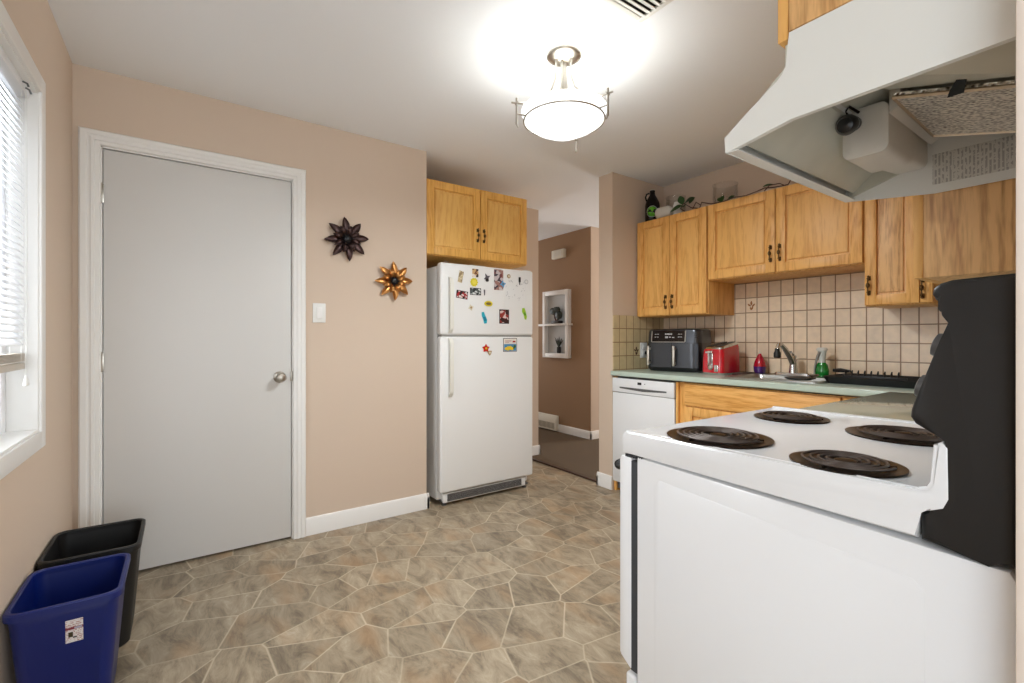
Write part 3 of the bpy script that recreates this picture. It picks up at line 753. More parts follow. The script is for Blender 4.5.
bm = BM(); tube(bm, sp, [0.017, 0.017, 0.015, 0.013, 0.0125, 0.012, 0.012], 14); obj('spout', bm, M['chrome'], fc)
bm = BM(); lathe(bm, [(0.013, 0.172), (0.014, 0.155), (0.02, 0.142), (0.02, 0.118), (0.016, 0.113), (0, 0.113)], (-0.026, -0.152, 0), 18); obj('aerator', bm, M['blackp'], fc)
bm = BM(); tube(bm, [(0, 0.0, 0.128), (0.004, -0.012, 0.14), (0.006, -0.045, 0.15)], [0.007, 0.007, 0.005], 10); obj('lever', bm, M['chrome'], fc)

# soap bottles
t = thing('soap_bottle', 'red and purple teardrop soap bottle left of the faucet', 'bottle', (-1.625, 3.19, 0.909))
bm = BM()
pr = [(0.0, 0), (0.030, 0.0), (0.037, 0.012), (0.039, 0.03)]
lathe(bm, pr+[(0.039, 0.045)], (0, 0, 0), 24, capt=False, mi=0)
lathe(bm, [(0.039, 0.045), (0.036, 0.065), (0.028, 0.088), (0.018, 0.11), (0.010, 0.126), (0.008, 0.132)], (0, 0, 0), 24, capb=False, mi=1)
obj('bottle_body', bm, [plain('purple_soap', srgb(76, 40, 110), 0.15, coat=.5), plain('red_soap', srgb(176, 22, 44), 0.15, coat=.5)], t)
bm = BM(); lathe(bm, [(0.008, 0.130), (0.007, 0.142), (0.003, 0.14), (0.002, 0.155), (0, 0.155)], (0, 0, 0), 14); obj('nozzle', bm, M['frost'], t)
t = thing('soap_bottle', 'green dish soap bottle with clear neck right of the faucet', 'bottle', (-1.235, 3.155, 0.909))
bm = BM()
def ov(hx, hy, z): return [(hx*math.cos(2*PI*k/24), hy*math.sin(2*PI*k/24), z) for k in range(24)]
loft(bm, [ov(.030, .022, 0), ov(.036, .026, .01), ov(.038, .027, .04), ov(.030, .022, .075), ov(.020, .017, .088)], (True, True))
obj('bottle_body', bm, plain('green_soap', srgb(10, 122, 40), 0.12, coat=.6), t)
bm = BM(); loft(bm, [ov(.020, .017, .088), ov(.018, .015, .11), ov(.021, .016, .13), ov(.024, .018, .16)], (False, True)); obj('bottle_neck', bm, plain('pale_clear_plastic', srgb(206, 210, 200), 0.15, coat=.5), t)
bm = BM(); loft(bm, [ov(.030, .018, .16), ov(.031, .018, .170), ov(.022, .015, .178)]); obj('cap', bm, M['frost'], t)
bm = BM(); tube(bm, [(-.034, -.02, 0.0), (-.030, -.022, .06), (-.018, -.02, .12), (-.006, -.016, .155)], [0.006, 0.005, 0.007, 0.009], 10); obj('handle', bm, M['steel'], t)

# black dish tray
t = thing('dish_tray', 'black plastic dish drying tray with pegs in the counter corner', 'dish rack', (-0.90, 3.03, 0.901))
bm = BM()
lo = [(x, y, 0.0) for x, y in rloop(.205, .165, .03)]; l1 = [(x, y, 0.034) for x, y in rloop(.222, .18, .035)]; l2 = [(x, y, 0.038) for x, y in rloop(.218, .176, .033)]
l3 = [(x, y, 0.010) for x, y in rloop(.196, .156, .028)]
loft(bm, [lo, l1, l2, l3], (True, True)); obj('tray', bm, M['blackp'], t)
for k in range(9):
    bm = BM(); xx = -0.185+k*0.03
    tube(bm, [(xx, 0.05, 0.008), (xx, 0.05, 0.052), (xx, 0.055, 0.062)], [0.005, 0.005, 0.003], 8); obj('peg', bm, M['blackp'], t)
bm = BM(); box(bm, -0.2, 0.09, 0.044, 0.056, 0.008, 0.034, 0.002); obj('peg_rail', bm, M['blackp'], t)
t = thing('frying_pan', 'small black pan lying on the left end of the dish tray', 'pan', (-1.235, 2.865, 0.9085))
bm = BM(); lathe(bm, [(0, 0), (0.06, 0), (0.078, 0.010), (0.078, 0.013), (0.058, 0.004), (0, 0.004)], (0.0, 0, 0), 24, capb=False, capt=False); obj('pan_body', bm, M['black'], t)
bm = BM(); tube(bm, [(0.072, -0.02, 0.012), (0.085, -0.04, 0.03), (0.125, -0.075, 0.036)], [0.007, 0.009, 0.006], 10); obj('handle', bm, M['nickel'], t)
bm = BM(); tube(bm, [(-1.16, 3.12, 0.955), (-1.12, 3.11, 0.958), (-1.07, 3.10, 0.955)], [0.010, 0.013, 0.008], 10)
simple('dish_brush', bm, M['black'], 'black brush leaning at the tray corner behind the pan', 'brush')
# dark folded cloth / mat by the sink
bm = BM(); loft(bm, [[(x*s, y*s, z) for x, y in rloop(.040, .11, .02)] for s, z in ((1, 0), (1.01, 0.006), (0.97, 0.011))])
simple('drying_mat', bm, plain('dark_brown_cloth', srgb(66, 50, 42), 0.85, bump=.6, bscale=200), 'dark brown folded mat between toaster and sink', 'mat', (-1.668, 3.09, 0.9005), 0.0)

# air fryer
af = thing('air_fryer', 'charcoal two basket air fryer with silver handles on the counter', 'air fryer', (-2.155, 3.055, 0.901), math.radians(14))
bm = BM(); hx, hy = 0.200, 0.140
def al(z, s=0, r=.05): return [(x, y, z) for x, y in rloop(hx-s, hy-s, r)]
loft(bm, [al(0, .012), al(0.012, .002), al(0.035, 0), al(0.205, 0), al(0.215, .004)]); obj('basket_housing', bm, M['black'], af)
bm = BM(); loft(bm, [al(0.200, -.001), al(0.27, .002), al(0.288, .006), al(0.296, .02), al(0.298, .05)]); obj('top_shell', bm, M['charcoal'], af)
for x0, x1 in ((-.190, -.006), (.002, .186)):
    bm = BM(); 
    P = []
    n = 10
    for k in range(n+1):
        q = k/n; x = x0+(x1-x0)*q
        edge = min(1, min(q, 1-q)*6) if ((x0 < -.1 and q < .5) or (x0 > 0 and q > .5)) else 1
        P.append((x, -hy-0.010+0.014*(1-edge)))
    poly = P+[(x1, -hy+0.012), (x0, -hy+0.012)]
    prism(bm, poly, 0.030, 0.196, 'Z'); d = obj('basket', bm, M['charcoal'], af)
    hxm = x0+0.018 if x0 < -.1 else x0+0.018
    bm = BM(); box(bm, hxm-0.008+.006, hxm+0.010+.006, -hy-0.050, -hy-0.040, 0.040, 0.178, 0.004); box(bm, hxm-0.002, hxm+0.014, -hy-0.042, -hy-0.006, 0.150, 0.166, 0.002); box(bm, hxm-0.002, hxm+0.014, -hy-0.042, -hy-0.006, 0.05, 0.066, 0.002)
    obj('handle', bm, plain('satin_silver', srgb(200, 194, 182), 0.3, 0.6), d)
bm = BM()
prism(bm, [(-hy-0.004, 0.205), (-hy-0.008, 0.215), (-hy+0.004, 0.285), (-hy+0.012, 0.285), (-hy+0.012, 0.205)], -0.150, 0.095, 'X'); dp = obj('display_panel', bm, M['display'], af)
bm = BM()
def onp(x0, x1, z0, z1, th=0.001):
    # strip laid on the slanted display face
    def yy(z): return -hy-0.008+0.012*(z-0.215)/0.07-0.0004
    vs = [(x0, yy(z0), z0), (x1, yy(z0), z0), (x1, yy(z1), z1), (x0, yy(z1), z1)]
    a = [bm.verts.new(v) for v in vs]; b = [bm.verts.new((v[0], v[1]-th, v[2])) for v in vs]
    bm.faces.new(a); bm.faces.new(list(reversed(b)))
    for i in range(4): bm.faces.new((a[i], b[i], b[(i+1) % 4], a[(i+1) % 4]))
for x in (-.13, -.112, .045, .062): 
    onp(x, x+.012, .258, .262); onp(x, x+.012, .238, .242); 
for i in range(5): onp(-.052+i*.011, -.044+i*.011, .256, .265)
onp(-.050, -.030, .232, .244); onp(-.022, -.008, .236, .242); onp(.002, .018, .234, .240)
obj('display_print', bm, M['paleprint'], dp)
bm = BM(); 
onp(-.156, -.150, .208, .284, .003); onp(.095, .101, .208, .284, .003); onp(-.15, .095, .203, .208, .003)
obj('bezel', bm, M['nickel'], af)
bm = BM()
for z in (0.235, 0.25, 0.265): box(bm, 0.13, 0.185, -hy+0.002, -hy+0.02, z, z+0.004)
obj('side_vent', bm, M['black'], af)

af.scale = (1, 1, 1.05)
# toaster
ts = thing('toaster', 'red two slot toaster with chrome top beside the air fryer', 'toaster', (-1.800, 3.02, 0.901), 0)
hx, hy = .078, .118
def tl(z, s=0, k=0.0): return [(x, y, z+k*(y+hy)) for x, y in rloop(hx-s, hy-s, .028)]
bm = BM(); loft(bm, [tl(0.012), tl(0.09, .001, .03), tl(0.155, .005, .14), tl(0.172, .011, .17)]); obj('shell', bm, M['red'], ts)
bm = BM(); loft(bm, [tl(0, .004), tl(0.014, .001)]); obj('base', bm, M['chrome'], ts)
bm = BM(); loft(bm, [tl(0.168, .009, .17), tl(0.179, .013, .17), tl(0.182, .021, .17)]); obj('top_plate', bm, M['chrome'], ts)
for x in (-.028, .028):
    bm = BM(); prism(bm, [(-.092, .182+.17*.026), (.092, .182+.17*.210), (.092, .184+.17*.210), (-.092, .184+.17*.026)], x-.016, x+.016, 'X'); obj('slot', bm, M['black'], ts)
bm = BM(); box(bm, -.028, .010, -hy-.003, -hy+.01, .055, .160, .003); obj('lever_plate', bm, M['chrome'], ts)
bm = BM(); box(bm, -.012, -.005, -hy-.0045, -hy, .065, .150); obj('lever_slot', bm, plain('dark_red', srgb(110, 10, 30), .4), ts)
bm = BM(); box(bm, -.030, .018, -hy-.028, -hy-.003, .142, .156, .004); obj('lever', bm, M['chrome'], ts)
bm = BM(); lathe(bm, [(.019, 0), (.019, -.008), (.011, -.014), (0, -.014)], (-.005, -hy, .050), 20, 'Y'); obj('dial', bm, M['chrome'], ts)
bm = BM(); box(bm, .020, .048, -hy-.004, -hy+.008, .02, .065, .003); obj('button_plate', bm, M['chrome'], ts)

# outlet + plug
t = thing('outlet', 'white double wall outlet on the side tiles left of the air fryer', 'outlet', (-2.452, 3.005, 1.05))
bm = BM(); box(bm, 0, .006, -.040, .040, -.060, .060, .002); obj('plate', bm, M['plastic'], t)
bm = BM(); box(bm, .005, .012, -.022, .022, -.045, -.005, .003); box(bm, .005, .012, -.022, .022, .005, .045, .003); obj('socket', bm, M['trim'], t)
t = thing('power_plug', 'black plug and cord in the wall outlet beside the air fryer', 'plug', (-2.438, 3.015, 1.03))
bm = BM(); box(bm, 0, .035, -.016, .016, -.014, .014, .005); obj('plug_body', bm, M['blackp'], t)
bm = BM(); tube(bm, [(.03, 0, 0), (.05, .01, -.03), (.045, .04, -.09), (.05, .06, -.1245)], .0035, 8); obj('cord', bm, M['blackp'], t)

# ------------------------------------------------------------------ on top of the cabinets
zt = 2.051
t = thing('growler_bottle', 'dark brown jug bottle with round green emblem on the left cabinet', 'bottle', (-2.375, 3.02, zt))
bm = BM(); lathe(bm, [(0, 0), (.052, 0), (.056, .006), (.056, .13), (.052, .155), (.036, .19), (.022, .215), (.018, .235), (.020, .240), (.020, .25), (0, .25)], (0, 0, 0), 28, capb=False, capt=False); obj('bottle_body', bm, M['growler'], t)
bm = BM(); tube(bm, [(-.018, -.012, .232), (-.038, -.022, .228), (-.046, -.026, .205), (-.04, -.024, .18), (-.034, -.018, .168)], .006, 10); obj('handle', bm, M['growler'], t)
bm = BM(); lathe(bm, [(.019, .25), (.019, .256), (0, .257)], (0, 0, 0), 18); obj('cap', bm, M['frost'], t)
def emb(r0, r1, y, a0=0, a1=2*PI):
    bm = BM(); n = 28; A = []; B = []
    cdir = math.atan2(-0.80, 0.60)   # emblem faces the room
    def wrap(dx, z, rr):
        a = cdir+dx/.056; return (rr*math.cos(a), rr*math.sin(a), z)
    for k in range(n+1):
        a = a0+(a1-a0)*k/n
        A.append(bm.verts.new(wrap(r0*math.cos(a), .075+r0*math.sin(a), y))); B.append(bm.verts.new(wrap(r1*math.cos(a), .075+r1*math.sin(a), y)))
    for k in range(n): bm.faces.new((A[k], A[k+1], B[k+1], B[k]))
    bmesh.ops.solidify(bm, geom=bm.faces, thickness=0.0005); return bm
obj('emblem_ring', emb(.040, .044, .0572), M['emblemw'], t)
bm = emb(.0, .0365, .0569, 0.5, 2.9); obj('emblem', bm, M['emblem'], t)
bm = emb(.012, .0365, .0573, 3.2, 5.6); obj('emblem', bm, M['emblem'], t)
t = thing('plastic_jug', 'cloudy white jug lying beside the dark bottle on the cabinet', 'jug', (-2.285, 3.0, zt+.047))
bm = BM(); lathe(bm, [(0, -.02), (.040, -.02), (.046, -.01), (.046, .075), (.032, .10), (.024, .105), (.024, .118), (0, .118)], (0, 0, 0), 24, 'X', capb=False, capt=False); obj('jug_body', bm, M['frost'], t)
bm = BM(); lathe(bm, [(0, 0), (.028, 0), (.030, .01), (.030, .075), (.026, .085), (.022, .088), (.022, .1), (0, .1)], (-2.135, 3.0, zt), 20, capb=False, capt=False)
simple('white_jar', bm, M['plastic'], 'small white jar beside the pothos leaves on the cabinet', 'jar')
for (x, y, r, h, lab) in ((-2.27, 3.17, .075, .20, 'left'), (-1.86, 3.17, .085, .19, 'right')):
    bm = BM(); lathe(bm, [(.03, 0), (r*.7, .01), (r, h*.5), (r*.95, h*.9), (r, h), (r-.003, h), (r*.95-.003, h*.9), (r-.004, h*.5), (r*.66, .015), (0, .012)], (x, y, zt), 28, capt=False)
    simple('glass_bowl', bm, M['clear'], 'clear glass bowl on top of the cabinets, %s of the pothos leaves' % lab, 'glass bowl')

def leaf(bm, base, d, up, L_, w_, droop=.25):
    d = Vector(d).normalized(); up = Vector(up).normalized(); s = d.cross(up).normalized(); n = 7; rows = []
    for i in range(n+1):
        q = i/n; ww = w_*math.sin(PI*min(1, (q*.93+.02)))**.75*(1.15-.5*q)
        p = Vector(base)+d*L_*q-up*droop*L_*q*q
        rows.append([bm.verts.new(p-s*ww+up*.12*ww), bm.verts.new(p), bm.verts.new(p+s*ww+up*.12*ww)])
    for A_, B_ in zip(rows, rows[1:]):
        for j in range(2): bm.faces.new((A_[j], A_[j+1], B_[j+1], B_[j]))
pv = thing('pothos_vine', 'trailing pothos vine with green leaves along the cabinet tops', 'plant', (-2.1, 2.96, zt))
path = [(0.03, .06, .012), (0.02, .0, .035), (.06, -.02, .06), (.11, .0, .02), (.16, .02, .008), (.20, -.015, .035), (.26, .0, .012), (.34, .01, .009), (.43, -.01, .014), (.5, 0, .008), (.58, -.015, .012), (.63, -.02, .020), (.68, -.01, .012), (.76, 0.0, .01), (.79, -.01, .05)]
bm = BM(); tube(bm, path, .0035, 8); tube(bm, [(.62, 0, .008), (.66, -.02, .028), (.72, -.02, .024), (.74, -.0, .01)], .003, 8); tube(bm, [(.12, 0, .01), (.16, -.02, .045), (.19, -.02, .02)], .003, 8); obj('stem', bm, M['vine'], pv)
for base, d, L_, w_ in (((.04, -.01, .05), (-1, -.3, -.15), .10, .032), ((.05, -.015, .055), (-.1, -.5, .9), .08, .028), ((.07, -.02, .06), (.9, -.3, .35), .09, .028), ((.10, -.01, .05), (.5, .2, .9), .06, .024),
                     ((.06, -.01, .05), (.3, -.6, -.2), .05, .02), ((.33, .01, .012), (.3, -.2, .7), .05, .024), ((.35, 0, .012), (-.7, -.4, .5), .05, .022), ((.38, 0, .012), (.8, -.1, .4), .05, .02), ((.62, -.02, .03), (.9, -.1, .15), .06, .012)):
    bm = BM(); leaf(bm, base, d, (0, -.75, .6), L_, w_); bmesh.ops.solidify(bm, geom=bm.faces, thickness=0.0008); obj('leaf', bm, M['leaf'], pv)

# ------------------------------------------------------------------ refrigerator
fr = thing('refrigerator', 'white top freezer refrigerator standing in the alcove', 'refrigerator', (-2.85, 1.42, 0), PI/2)
# local: X along world +Y (width .785), front faces local -Y (= world +X), depth goes to local +Y
FW = 0.785
bm = BM(); box(bm, 0.004, FW-0.004, 0.070, 0.70, 0.035, 1.640, 0.006); obj('body', bm, M['fridge'], fr)
bm = BM(); box(bm, 0, FW, 0, 0.062, 0.095, 1.155, 0.016, 4); dl = obj('fridge_door', bm, M['fridge'], fr)
bm = BM(); box(bm, 0, FW, 0, 0.062, 1.167, 1.658, 0.016, 4); du = obj('freezer_door', bm, M['fridge'], fr)
bm = BM(); box(bm, 0.012, FW-0.012, 0.012, 0.072, 1.153, 1.169); box(bm, .01, FW-.01, .058, .072, .1, 1.64); obj('gasket', bm, plain('door_gasket', srgb(150, 148, 142), .6), fr)
def fhandle(z0, z1, par, taper):
    bm = BM(); pts = []; rs = []
    xs = 0.070
    z = [z0, z0+.015, z0+.04, (z0+z1)/2, z1-.04, z1-.015, z1]
    yy = [0.0, -.020, -.030, -.030, -.030, -.020, 0.0]
    for a, b in zip(z, yy): pts.append((xs, b, a))
    A = []
    for p in pts: A.append([(p[0]-.014, p[1]-.004, p[2]), (p[0]+.014, p[1]-.004, p[2]), (p[0]+.014, p[1]+.006, p[2]), (p[0]-.014, p[1]+.006, p[2])])
    loft(bm, A); bmesh.ops.bevel(bm, geom=list(bm.edges), offset=.0025, segments=2, affect='EDGES')
    obj('handle', bm, plain('handle_white', srgb(232, 230, 220), .4), par)
fhandle(0.745, 1.145, dl, 1); fhandle(1.180, 1.56, du, 1)
bm = BM(); box(bm, 0.03, FW-0.06, 0.020, 0.06, 0.022, 0.085, 0.004); gr = obj('base_grille', bm, M['fridge'], fr)
bm = BM()
for k in range(7): box(bm, 0.06, FW-0.10, 0.016, 0.022, 0.031+k*.0072, 0.0360+k*.0072)
obj('grille_slots', bm, M['grey'], gr)
for x in (0.05, FW-0.05):
    bm = BM(); lathe(bm, [(.018, 0), (.018, .008), (.008, .012), (.008, .04)], (x, 0.05, 0), 14); box(bm, x-.02, x+.02, .03, .1, .022, .036); obj('foot', bm, M['grey'], fr)
for x in (0.05, FW-0.05):
    bm = BM(); lathe(bm, [(.02, 0), (.02, .035)], (x, 0.62, 0), 14); obj('foot', bm, M['grey'], fr)
bm = BM(); box(bm, FW-.075, FW-.01, .02, .1, 1.653, 1.664, .003); obj('hinge_cover', bm, M['plastic'], fr)
# things lying on the refrigerator (in the gap)
bm = BM(); box(bm, -3.18, -2.98, 1.52, 1.62, 1.642, 1.668, .006); simple('item_box', bm, M['black'], 'black flat box lying on top of the refrigerator', 'box')
bm = BM(); tube(bm, [(-2.945, 1.47, 1.653), (-2.935, 1.50, 1.684), (-2.94, 1.53, 1.655)], .002, 6); tube(bm, [(-2.95, 1.49, 1.650), (-2.935, 1.52, 1.680), (-2.945, 1.555, 1.652)], .002, 6)
simple('wire_rack', bm, M['chrome'], 'thin wire loops poking up on top of the refrigerator', 'wire rack')
bm = BM(); box(bm, -3.10, -2.94, 1.70, 1.84, 1.642, 1.676, .006); simple('paper_stack', bm, M['frost'], 'low pale stack lying on top of the refrigerator', 'papers')

# magnets & papers on the doors, x = -2.85
MX = -2.85
def card(y, z, w, h, mats, label, cat='photo', name='fridge_photo', tilt=0.0, th=0.0015, group=None, frame=0.004, fm=None):
    t = bpy.data.objects.new(name, None)
    bm = BM(); box(bm, 0, th, -w/2, w/2, -h/2, h/2)
    o = simple(name, bm, fm or M['trim'], label, cat, (MX+0.0006, y, z), 0, group)
    bm = BM(); box(bm, th*.9, th+.0006, -w/2+frame, w/2-frame, -h/2+frame, h/2-frame); obj('print', bm, mats, o)
    o.rotation_euler = (tilt, 0, 0); return o
C_ = collage_mat
card(1.572, 1.568, .042, .088, C_('pic_a', [(150, 130, 96), (220, 205, 170), (196, 178, 140)], 50), 'small beige snapshot, tilted, at the freezer door top left', tilt=-.2)
card(1.689, 1.603, .058, .066, C_('pic_b', [(60, 44, 40), (205, 170, 120), (120, 80, 60), (230, 220, 210)], 55), 'small brown snapshot above the yellow sun magnet')
card(1.886, 1.57, .088, .158, C_('pic_c', [(120, 60, 60), (200, 190, 190), (70, 60, 70), (160, 120, 110)], 45), 'tall dark photo strip near the freezer door top middle')
card(1.583, 1.445, .090, .054, C_('pic_d', [(40, 20, 22), (170, 40, 44), (220, 210, 205)], 60), 'wide red and black card at the left of the freezer door', tilt=-.12, fm=M['black'])
card(1.691, 1.473, .090, .050, C_('pic_e', [(40, 44, 46), (80, 90, 90), (215, 220, 220)], 60), 'wide black and white card below the yellow sun magnet', fm=M['black'])
card(1.935, 1.303, .086, .104, C_('pic_f', [(60, 26, 28), (150, 50, 44), (225, 205, 200), (50, 30, 30)], 45), 'dark red photo with black border low on the freezer door', fm=M['black'], frame=.006)
pc = card(1.988, 1.095, .124, .100, plain('postcard_paper', srgb(226, 216, 206), .5), 'postcard magnet with yellow fruit on the lower fridge door', 'magnet', 'postcard_magnet', fm=M['black'])
bm = BM(); box(bm, .002, .0028, -.055, .055, -.044, .006); obj('picture', bm, plain('postcard_blue', srgb(74, 138, 178), .5), pc)
bm = BM(); 
for cy_, cz_, rr in ((-.02, -.026, .016), (.0, -.022, .015), (-.038, -.028, .011), (.016, -.028, .012)): lathe(bm, [(rr, .0026), (rr, .0036), (0, .004)], (0, cy_, cz_), 14, 'X')
obj('fruit', bm, plain('lemon_yellow', srgb(232, 196, 40), .5), pc)
bm = BM(); lathe(bm, [(.011, .0026), (.011, .0036)], (0, .04, -.012), 12, 'X'); lathe(bm, [(.008, .0026), (.008, .0036)], (0, .03, -.024), 12, 'X'); obj('leaves', bm, M['leaf'], pc)
bm = BM(); box(bm, .002, .0028, -.045, .01, .026, .032); box(bm, .002, .0028, -.045, -.01, .016, .020); obj('print_line', bm, plain('print_pink', srgb(190, 140, 130), .5), pc)
bm = BM(); box(bm, .002, .003, .022, .048, .018, .030, .0005); obj('red_mark', bm, plain('print_red', srgb(170, 40, 36), .5), pc)
# sheet with pen strokes
sh = card(2.037, 1.483, .195, .225, plain('sheet_paper', srgb(234, 234, 232), .6), 'white paper sheet with faint pencil drawing on the freezer door', 'paper', 'drawing_sheet', frame=.001, th=.0008)
bm = BM(); rr = random.Random(5)
for k in range(26):
    y = rr.uniform(-.085, .085); z = rr.uniform(-.06, .085); a = rr.uniform(0, PI); l = rr.uniform(.006, .02)
    tube(bm, [(.0016, y, z), (.0018, y+l*.5*math.cos(a+.5), z+l*.5*math.sin(a+.5)), (.0016, y+l*math.cos(a), z+l*math.sin(a))], .0009, 5)
obj('pencil_lines', bm, plain('pencil', srgb(150, 150, 156), .6), sh)
def disc_magnet(y, z, prof, m, label, name='magnet', rot=0):
    return None
def shape_magnet(name, label, y, z, parts, cat='magnet'):
    """parts: list of (poly in (y,z), x0, x1, material, partname)"""
    o = None
    for i, (poly, x0, x1, m, pn) in enumerate(parts):
        bm = BM(); prism(bm, poly, x0, x1, 'X')
        if i == 0: o = simple(name, bm, m, label, cat, (MX+0.0006, y, z))
        else: obj(pn, bm, m, o)
    return o
def circ(r, cy=0, cz=0, n=20, sy=1): return [(cy+r*sy*math.cos(2*PI*k/n), cz+r*math.sin(2*PI*k/n)) for k in range(n)]
def star(r0, r1, n, a=0, cy=0, cz=0): return [(cy+(r0 if k % 2 else r1)*math.cos(a+PI*k/n), cz+(r0 if k % 2 else r1)*math.sin(a+PI*k/n)) for k in range(2*n)]
yel = plain('magnet_yellow', srgb(222, 206, 40), .4); tan = plain('magnet_tan', srgb(170, 140, 100), .5); teal = plain('magnet_teal', srgb(40, 176, 196), .35)
lim = plain('magnet_lime', srgb(160, 200, 50), .4); rdm = plain('magnet_red', srgb(200, 36, 28), .35); gym = plain('magnet_grey', srgb(96, 92, 98), .4)
blm = plain('magnet_blue', srgb(96, 160, 204), .4); ylp = plain('magnet_pale', srgb(220, 212, 186), .5); drk = plain('magnet_dark_teal', srgb(20, 130, 160), .35)
shape_magnet('sun_magnet', 'yellow sun shaped magnet on the freezer door', 1.679, 1.538, [(star(.026, .033, 10), 0, .003, yel, ''), (circ(.018), .003, .006, plain('magnet_gold', srgb(236, 222, 90), .4), 'face')])
shape_magnet('figure_magnet', 'grey cross shaped figure magnet on the freezer door', 1.786, 1.579, [(star(.012, .031, 4, .5), 0, .004, gym, ''), (circ(.012, 0, -.018), .0, .006, M['black'], 'head')])
shape_magnet('butterfly_magnet', 'light blue butterfly magnet over the tall photo strip', 1.922, 1.541, [(star(.014, .028, 4, .2), .0022, .005, blm, ''), (circ(.006), .005, .007, M['grey'], 'body')])
shape_magnet('round_magnet', 'small round tan magnet right of the photo strip', 1.975, 1.602, [(circ(.015), 0, .004, tan, ''), (circ(.009), .004, .006, ylp, 'centre')])
shape_magnet('pen_magnet', 'short black pen shaped magnet holding the drawing sheet', 2.072, 1.575, [([(-.007, .027), (.007, .027), (.007, -.01), (-.007, -.01)], .002, .010, M['black'], ''), ([(-.004, -.01), (.004, -.01), (.002, -.03), (-.002, -.03)], .002, .007, gym, 'tip')])
shape_magnet('clip_magnet', 'tiny dark clip magnet beside the black and white card', 1.764, 1.470, [([(-.005, .02), (.005, .02), (.003, -.02), (-.002, -.02)], 0, .005, gym, '')])
shape_magnet('oval_magnet', 'oval yellow and green magnet in the middle of the freezer door', 1.798, 1.392, [(circ(.020, n=24, sy=1.7), 0, .004, yel, ''), (circ(.010, n=24, sy=2.2), .004, .006, plain('magnet_olive', srgb(130, 110, 60), .4), 'centre')])
shape_magnet('shell_magnet', 'cream butterfly shaped magnet above the teal sandal', 1.653, 1.359, [(star(.013, .022, 4, .3), 0, .004, ylp, ''), (circ(.007), .004, .006, tan, 'centre')])
shape_magnet('sandal_magnet', 'teal sandal shaped magnet low on the freezer door', 1.764, 1.290, [([(-.022, .040), (-.006, .042), (.004, .02), (.022, -.015), (.018, -.040), (-.002, -.042), (-.008, -.015), (-.022, .015)], 0, .004, teal, ''), ([(-.012, .005), (.004, .008), (.012, -.02), (-.002, -.024)], .004, .008, drk, 'strap')])
shape_magnet('leaf_magnet', 'lime green sandal shaped magnet at the right freezer door edge', 2.120, 1.329, [([(-.020, .042), (-.002, .044), (.010, .02), (.022, -.02), (.016, -.044), (.004, -.042), (-.006, -.01), (-.022, .015)], 0, .004, lim, ''), ([(-.010, .008), (.004, .012), (.010, -.012), (-.002, -.014)], .004, .008, plain('magnet_green', srgb(96, 160, 40), .4), 'strap')])
shape_magnet('flower_magnet', 'red flower magnet on the lower fridge door', 1.776, 1.072, [(star(.018, .031, 5, .3), 0, .006, rdm, ''), (circ(.008), .006, .009, yel, 'centre')])
shape_magnet('house_magnet', 'small brown tag magnet beside the red flower magnet', 1.808, 1.041, [(star(.014, .022, 3, .6), 0, .004, tan, ''), (circ(.008), .004, .006, ylp, 'centre')])
shape_magnet('disc_magnet', 'pale grey round magnet at the freezer door top right', 2.137, 1.572, [(circ(.018), 0, .003, plain('magnet_palegrey', srgb(196, 196, 196), .5), ''), (circ(.012), .003, .004, M['plastic'], 'centre')])

# ------------------------------------------------------------------ stove
SY, SYB = 0.917, 1.672
st = thing('electric_stove', 'white electric coil stove with black backguard at right', 'stove', (0, 0, 0))
bm = BM()
prism(bm, [(-0.768, 0.035), (-0.1235, 0.035), (-0.1235, 0.810), (-0.131, 0.823), (-0.768, 0.848)], SY, SYB, 'Y', bev=0.004)
obj('body', bm, M['enamel'], st)
bm = BM(); prism(bm, [(-0.70, .15), (-0.235, .15), (-0.22, .165), (-0.22, .758), (-0.235, .772), (-.70, .806), (-.715, .79), (-.715, .165)], SY-0.0006, SY+0.01, 'Y', bev=0.0005)
obj('side_emboss', bm, M['enamel'], st)
# cooktop profile with a riser at the back
top = [(-0.811, 0.858), (-0.812, 0.895), (-0.806, 0.903), (-0.796, 0.906), (-0.225, 0.906), (-0.212, 0.910), (-0.206, 0.922), (-0.205, 0.985), (-0.200, 0.988), (-0.193, 0.980), (-0.192, 0.905), (-0.198, 0.890), (-0.212, 0.883), (-0.226, 0.880), (-0.228, 0.838), (-0.76, 0.853), (-0.805, 0.852)]
bm = BM(); prism(bm, top, SY-0.004, SYB+0.002, 'Y', bev=0.003)
ct = obj('cooktop', bm, M['enamel'], st)
